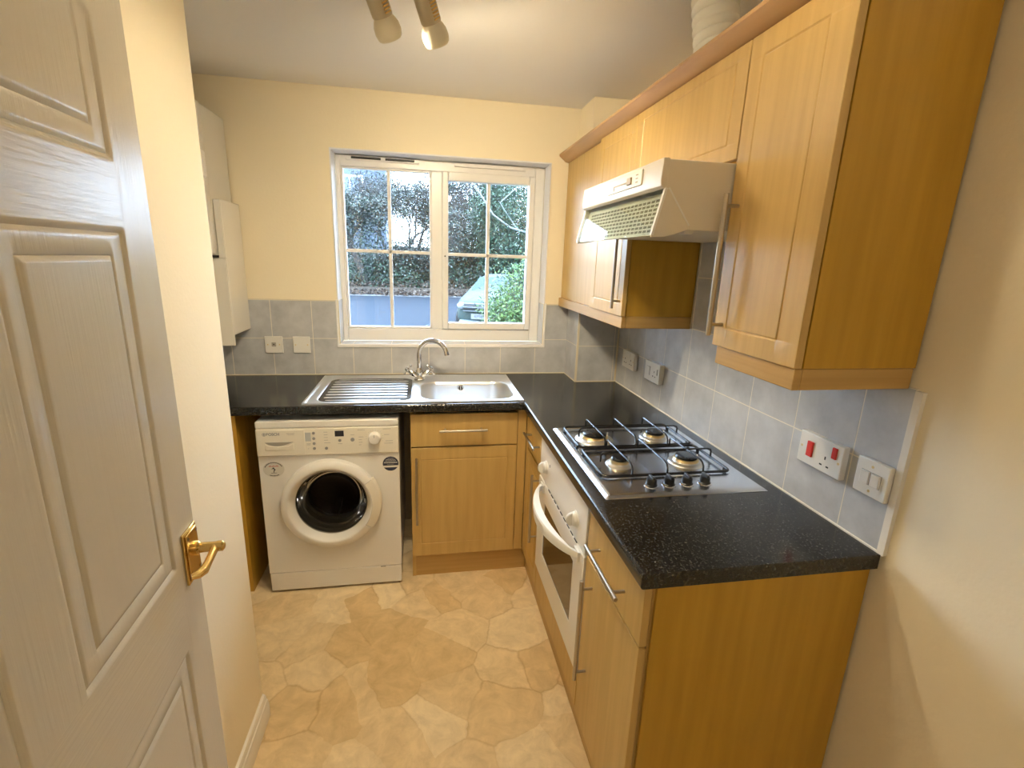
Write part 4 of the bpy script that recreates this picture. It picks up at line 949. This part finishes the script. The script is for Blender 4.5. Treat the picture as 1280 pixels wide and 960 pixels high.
def tree(name, base, height, label, mb_mat, seed, lean=(0, 0), spread=.5, depth=5, r0=.12, twigs=3, leaves=0, lmats=None, lsize=.15, lrange=(0, 1), group=None, cat='tree', trunk_frac=.3):
    r = random.Random(seed); root = thing(name, base, label, cat, group); mb = MB(); tips = []
    def grow(p, d, L, rad, dep):
        n = 4; pts = [p]; q = p
        for i in range(n):
            d = (d+Vector((r.gauss(0, .16), r.gauss(0, .16), r.gauss(0, .10)+.03))).normalized(); q = q+d*L/n; pts.append(q)
        mb.tube(pts, [rad*(1-.35*i/n) for i in range(n+1)], 6 if rad > .03 else 4, cap=False)
        for k in range(2): tips.append(pts[1+r.randrange(n)])
        if dep == 0: return
        for k in range(twigs if dep < depth else 3):
            a = pts[r.randrange(2, n+1)]; s_ = Vector((r.gauss(0, 1), r.gauss(0, 1), r.gauss(0, .55)+.25)).normalized()
            grow(a, (d*(1-spread)+s_*spread).normalized(), L*r.uniform(.55, .82), rad*.52, dep-1)
    grow(Vector(base), Vector((lean[0], lean[1], 1)).normalized(), height*trunk_frac, r0, depth)
    build('trunk_and_branches', mb, mb_mat, root, recalc=False)
    if leaves:
        pts = []
        for _ in range(leaves):
            t = tips[r.randrange(len(tips))]; sp_ = .22
            q = (t.x+r.gauss(0, sp_), t.y+r.gauss(0, sp_), t.z+r.gauss(0, sp_))
            if base[2]+lrange[0]*height <= q[2] <= base[2]+lrange[1]*height: pts.append(q)
        if pts: leaf_mesh('foliage', pts, lsize, lmats or ivy, root, seed=seed+1, asp=.8)
    return root
tree('tree', (-3.6, 20.6, .2), 6.5, 'dark ivy-clad forked tree seen in the left half of the window', bark, 11, lean=(-.15, 0), depth=6, r0=.17, leaves=8000, lrange=(.05, .6), lsize=.085, twigs=3)
tree('tree', (-5.0, 21.2, .4), 7, 'ochre bare tree at the far left of the window view', ochre, 12, lean=(.1, 0), depth=6, r0=.09, leaves=900, lsize=.08, twigs=3)
tree('tree', (-.55, 20.8, .3), 7.5, 'dark bare tree leaning up behind the centre bar of the window', bark, 23, lean=(-.35, 0), depth=6, r0=.15, leaves=3500, lrange=(0, .45), lsize=.085, twigs=3)
tree('tree', (-2.1, 22.4, .6), 7, 'thin grey bare tree between the dark forked tree and the leaning one', twig_m, 31, lean=(.1, 0), depth=6, r0=.09, leaves=2600, lrange=(0, .6), lsize=.085, twigs=3)
for k, (x, y, sd_) in enumerate(((-6.6, 24.5, 71), (-4.6, 25.5, 72), (-2.9, 24.2, 73), (-1.4, 25.2, 74), (-.2, 24.0, 75), (-5.6, 23.0, 76), (-3.7, 27.0, 77), (-1.9, 27.0, 78))):
    tree('bare_tree', (x, y, .2+.185*(y-20)), 6.5, 'thin bare tree in the far thicket, seen through the left window pane', twig_m, sd_, lean=(.1*math.sin(k*2), 0), depth=5, r0=.06, leaves=2600 if x < -3.2 else 5200, lmats=ivy+[twig_m], lrange=(0, 1.2), lsize=.075, twigs=4, group='bare trees in the thicket behind the bank', cat='tree')
def shrub(name, base, h, rx, ry, n, mats, size, label, seed, asp=.25, stems=14, droop=0, cat='shrub', low=.0, stem_mat=None, taper=.5):
    r = random.Random(seed); root = thing(name, base, label, cat); pts = []; mb = MB(); lines = []
    for k in range(stems):
        a = r.uniform(0, 6.283); q = r.random()**.5; top = Vector((base[0]+rx*q*math.cos(a), base[1]+ry*q*math.sin(a), base[2]+h*(1-taper*q*q)*r.uniform(.8, 1.02)))
        b0 = Vector((base[0]+rx*.25*q*math.cos(a), base[1]+ry*.25*q*math.sin(a), base[2])); m_ = b0.lerp(top, .5)+Vector((rx*.15*math.cos(a), ry*.15*math.sin(a), 0))
        mb.tube([b0, m_, top], [.016, .009, .003], 5, cap=False); lines.append((b0, m_, top))
    for _ in range(n):
        b0, m_, top = lines[r.randrange(stems)]; t = low+(1-low)*r.random()**.8; p = (b0.lerp(m_, t*2) if t < .5 else m_.lerp(top, t*2-1))
        s_ = .16*(1-.6*t)*max(rx, .6)+.02; pts.append((p.x+r.gauss(0, s_), p.y+r.gauss(0, s_), max(base[2], p.z+r.gauss(0, s_*.8))))
    build('stems', mb, stem_mat or twig_m, root, recalc=False); leaf_mesh('foliage', pts, size, mats, root, seed=seed+1, asp=asp, droop=droop); return root
shrub('shrub', (.40, 2.55, GZ), 1.86, .80, .55, 72000, bright+[bright[1]], .048, 'bright green feathery conifer bush close outside the right half of the window', 41, asp=.28, stems=110, droop=-.3, taper=.30)
shrub('evergreen_tree', (3.3, 20.9, .3), 7.2, 2.3, 1.6, 42000, lf+[lf[2]], .15, 'large blue-green evergreen with pale foliage behind the bright bush', 52, asp=.3, stems=110, cat='tree')
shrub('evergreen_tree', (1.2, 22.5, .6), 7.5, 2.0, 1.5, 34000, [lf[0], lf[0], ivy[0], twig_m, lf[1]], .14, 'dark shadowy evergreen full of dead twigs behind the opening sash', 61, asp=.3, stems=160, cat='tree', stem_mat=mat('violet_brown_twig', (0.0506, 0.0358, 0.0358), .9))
for pts_, r0_ in (([(.35, 17.2, 5.9), (.85, 17.4, 4.4), (1.7, 17.6, 3.2), (2.7, 17.8, 2.75)], .035), ([(3.6, 17.6, 4.9), (2.9, 17.6, 4.2), (2.1, 17.6, 3.4)], .028)):
    pass
br = thing('tree', (4.6, 18.6, GZ+.1), 'slender pale-barked tree whose arching branches cross in front of the evergreens', 'tree')
build('trunk_and_branches', MB().tube([(4.6, 19.6, .1), (4.4, 19.5, 1.6), (3.6, 19.4, 2.7), (2.7, 19.3, 2.9), (1.9, 19.2, 3.4), (1.1, 19.1, 4.5), (.5, 19.0, 5.6), (.35, 19.0, 6.4)], [.07, .06, .05, .045, .04, .035, .03, .02], 8).tube([(3.0, 19.35, 2.85), (2.2, 19.3, 3.9), (3.4, 19.3, 5.0), (4.6, 19.3, 5.9)], [.03, .03, .025, .02], 8), pale_b, br)
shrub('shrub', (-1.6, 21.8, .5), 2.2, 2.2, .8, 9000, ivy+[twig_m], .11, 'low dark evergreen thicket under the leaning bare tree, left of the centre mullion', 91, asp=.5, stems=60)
# far house
hs = thing('house', (-5.2, 31, 1.5), 'pale blue-grey house far behind the bare trees', 'house')
build('wall', MB().box(-7.6, -3.4, 31, 38, 1.5, 9.5), mat('pale_blue_render', (0.0548, 0.0717, 0.0970), .8), hs)
hw = build('window', MB().box(-6.3, -4.7, 30.93, 31.05, 4.6, 6.3), upvc, hs)
mb = MB().box(-6.2, -5.55, 30.9, 30.94, 4.7, 6.2).box(-5.45, -4.8, 30.9, 30.94, 4.7, 6.2)
build('pane', mb, mat('dark_house_glass', (0.0506, 0.0759, 0.1180), .1), hw)
build('roof', MB().prism([(-8, 9.5), (-3, 9.5), (-5.5, 12)], 'y', 30.6, 38.4), mat('slate_roof', (0.0506, 0.0506, 0.0548), .8), hs)

# ---- parked car
CARX, CARY = .36, 7.75; ang = R(-16)
car = thing('car', (CARX, CARY, GZ), 'pale silver parked car half hidden by the bright green bush', 'car')
cf = Vector((math.sin(ang), -math.cos(ang), 0)); cl = Vector((math.cos(ang), math.sin(ang), 0))   # forward, to its left seen from front = +
def cp_(s_, f_, z): return Vector((CARX, CARY, GZ))+cl*s_-cf*f_+Vector((0, 0, z*.92))   # s across, f back from nose
# sections: f, half width, zbottom, zbelt(side shoulder), ztop, top half width
secs = [(0.00, .60, .30, .74, .80, .52), (.05, .74, .24, .78, .86, .62), (.20, .82, .20, .82, .91, .70), (.60, .86, .18, .87, .98, .72), (1.05, .87, .18, .92, 1.03, .72), (1.15, .87, .18, .93, 1.06, .70), (1.75, .88, .18, .95, 1.40, .58), (2.4, .88, .18, .96, 1.46, .57), (3.2, .87, .18, .95, 1.40, .57), (3.75, .85, .22, .93, 1.02, .60), (3.95, .78, .30, .80, .92, .58)]
mb = MB(); rows = []
for f_, hw_, z0_, zs_, zt2, tw in secs:
    P_ = [(-hw_*.92, z0_), (-hw_, (z0_+zs_)/2), (-hw_*.985, zs_), (-tw, zt2-.03), (-tw*.7, zt2), (0, zt2+.015), (tw*.7, zt2), (tw, zt2-.03), (hw_*.985, zs_), (hw_, (z0_+zs_)/2), (hw_*.92, z0_)]
    rows.append([mb.bm.verts.new(cp_(a, f_+ (.10*(a/.8)**2 if f_ < .3 else 0), z)) for a, z in P_])
for A, B_ in zip(rows[:-1], rows[1:]):
    for k in range(len(A)-1): mb._f([A[k], A[k+1], B_[k+1], B_[k]])
    mb._f([A[-1], A[0], B_[0], B_[-1]])
mb._f(rows[0]); mb._f(rows[-1][::-1])
car_m = mat('silver_car_paint', (0.0272, 0.0424, 0.0392), .5, .0, spec=.12)
bd = build('body', mb, car_m, car); s2 = bd.modifiers.new('sub', 'SUBSURF'); s2.levels = 2; s2.render_levels = 2
mb = MB(); cglass = mat('car_glass', (0.0211, 0.0379, 0.0422), .4, spec=.1)
mb._f([mb.bm.verts.new(cp_(*q)) for q in ((-.66, 1.16, 1.06), (.66, 1.16, 1.06), (.54, 1.70, 1.385), (-.54, 1.70, 1.385))])
build('windscreen', mb, cglass, car)
mb = MB()
for k in range(3):
    z = .82-.082*k; mb.tube([cp_(s_, .10*(s_/.8)**2-.095, z-.0) for s_ in [(-.60+.1*i) for i in range(13)]], .013, 8)
build('grille_bar', mb, mat('grille_bar_silver', (.045, .055, .06), .4), car)
mb = MB(); mb.tube([cp_(s_, .015+.10*(s_/.8)**2, .735) for s_ in [(-.58+.1*i) for i in range(12)]], .10, 10)
build('grille_opening', mb, black_matt, car)
for sg in (-1, 1):
    mb = MB().sphere(cp_(sg*.66, .09, .76), 1, .10, .06, .075, n=12); build('headlight', mb, mat('headlight_lens', (0.2530, 0.2740, 0.2867), .1, .3), car)
mb = MB().obox(cp_(-.16, -.062, .535), cl*.26, cf*.006, Vector((0, 0, .057))); pt = build('number_plate', mb, mat('plate_white', (.11, .11, .11), .4), car)
text('lettering', 'KF56 KMU', .085, cp_(-.16, -.0695, .535), cl, (0, 0, 1), navy_print, pt, bold=.001)
mb = MB().tube([cp_(s_, .04+.10*(s_/.8)**2-.04, .36) for s_ in [(-.68+.115*i) for i in range(13)]], .075, 10); build('bumper', mb, mat('bumper_grey', (0.0843, 0.1012, 0.1054), .3), car)
for sg in (-1, 1):
    for f_ in (.75, 3.15):
        c0_ = cp_(sg*.80, f_, .31); mb = MB().lathe(c0_-cl*sg*.09, cl*sg, [(0, 0), (.30, 0), (.31, .03), (.31, .15), (.28, .17), (.20, .165), (.19, .13), (0, .13)], 32)
        build('wheel', mb, mat('tyre_black', (0.0084, 0.0084, 0.0084), .8), car)
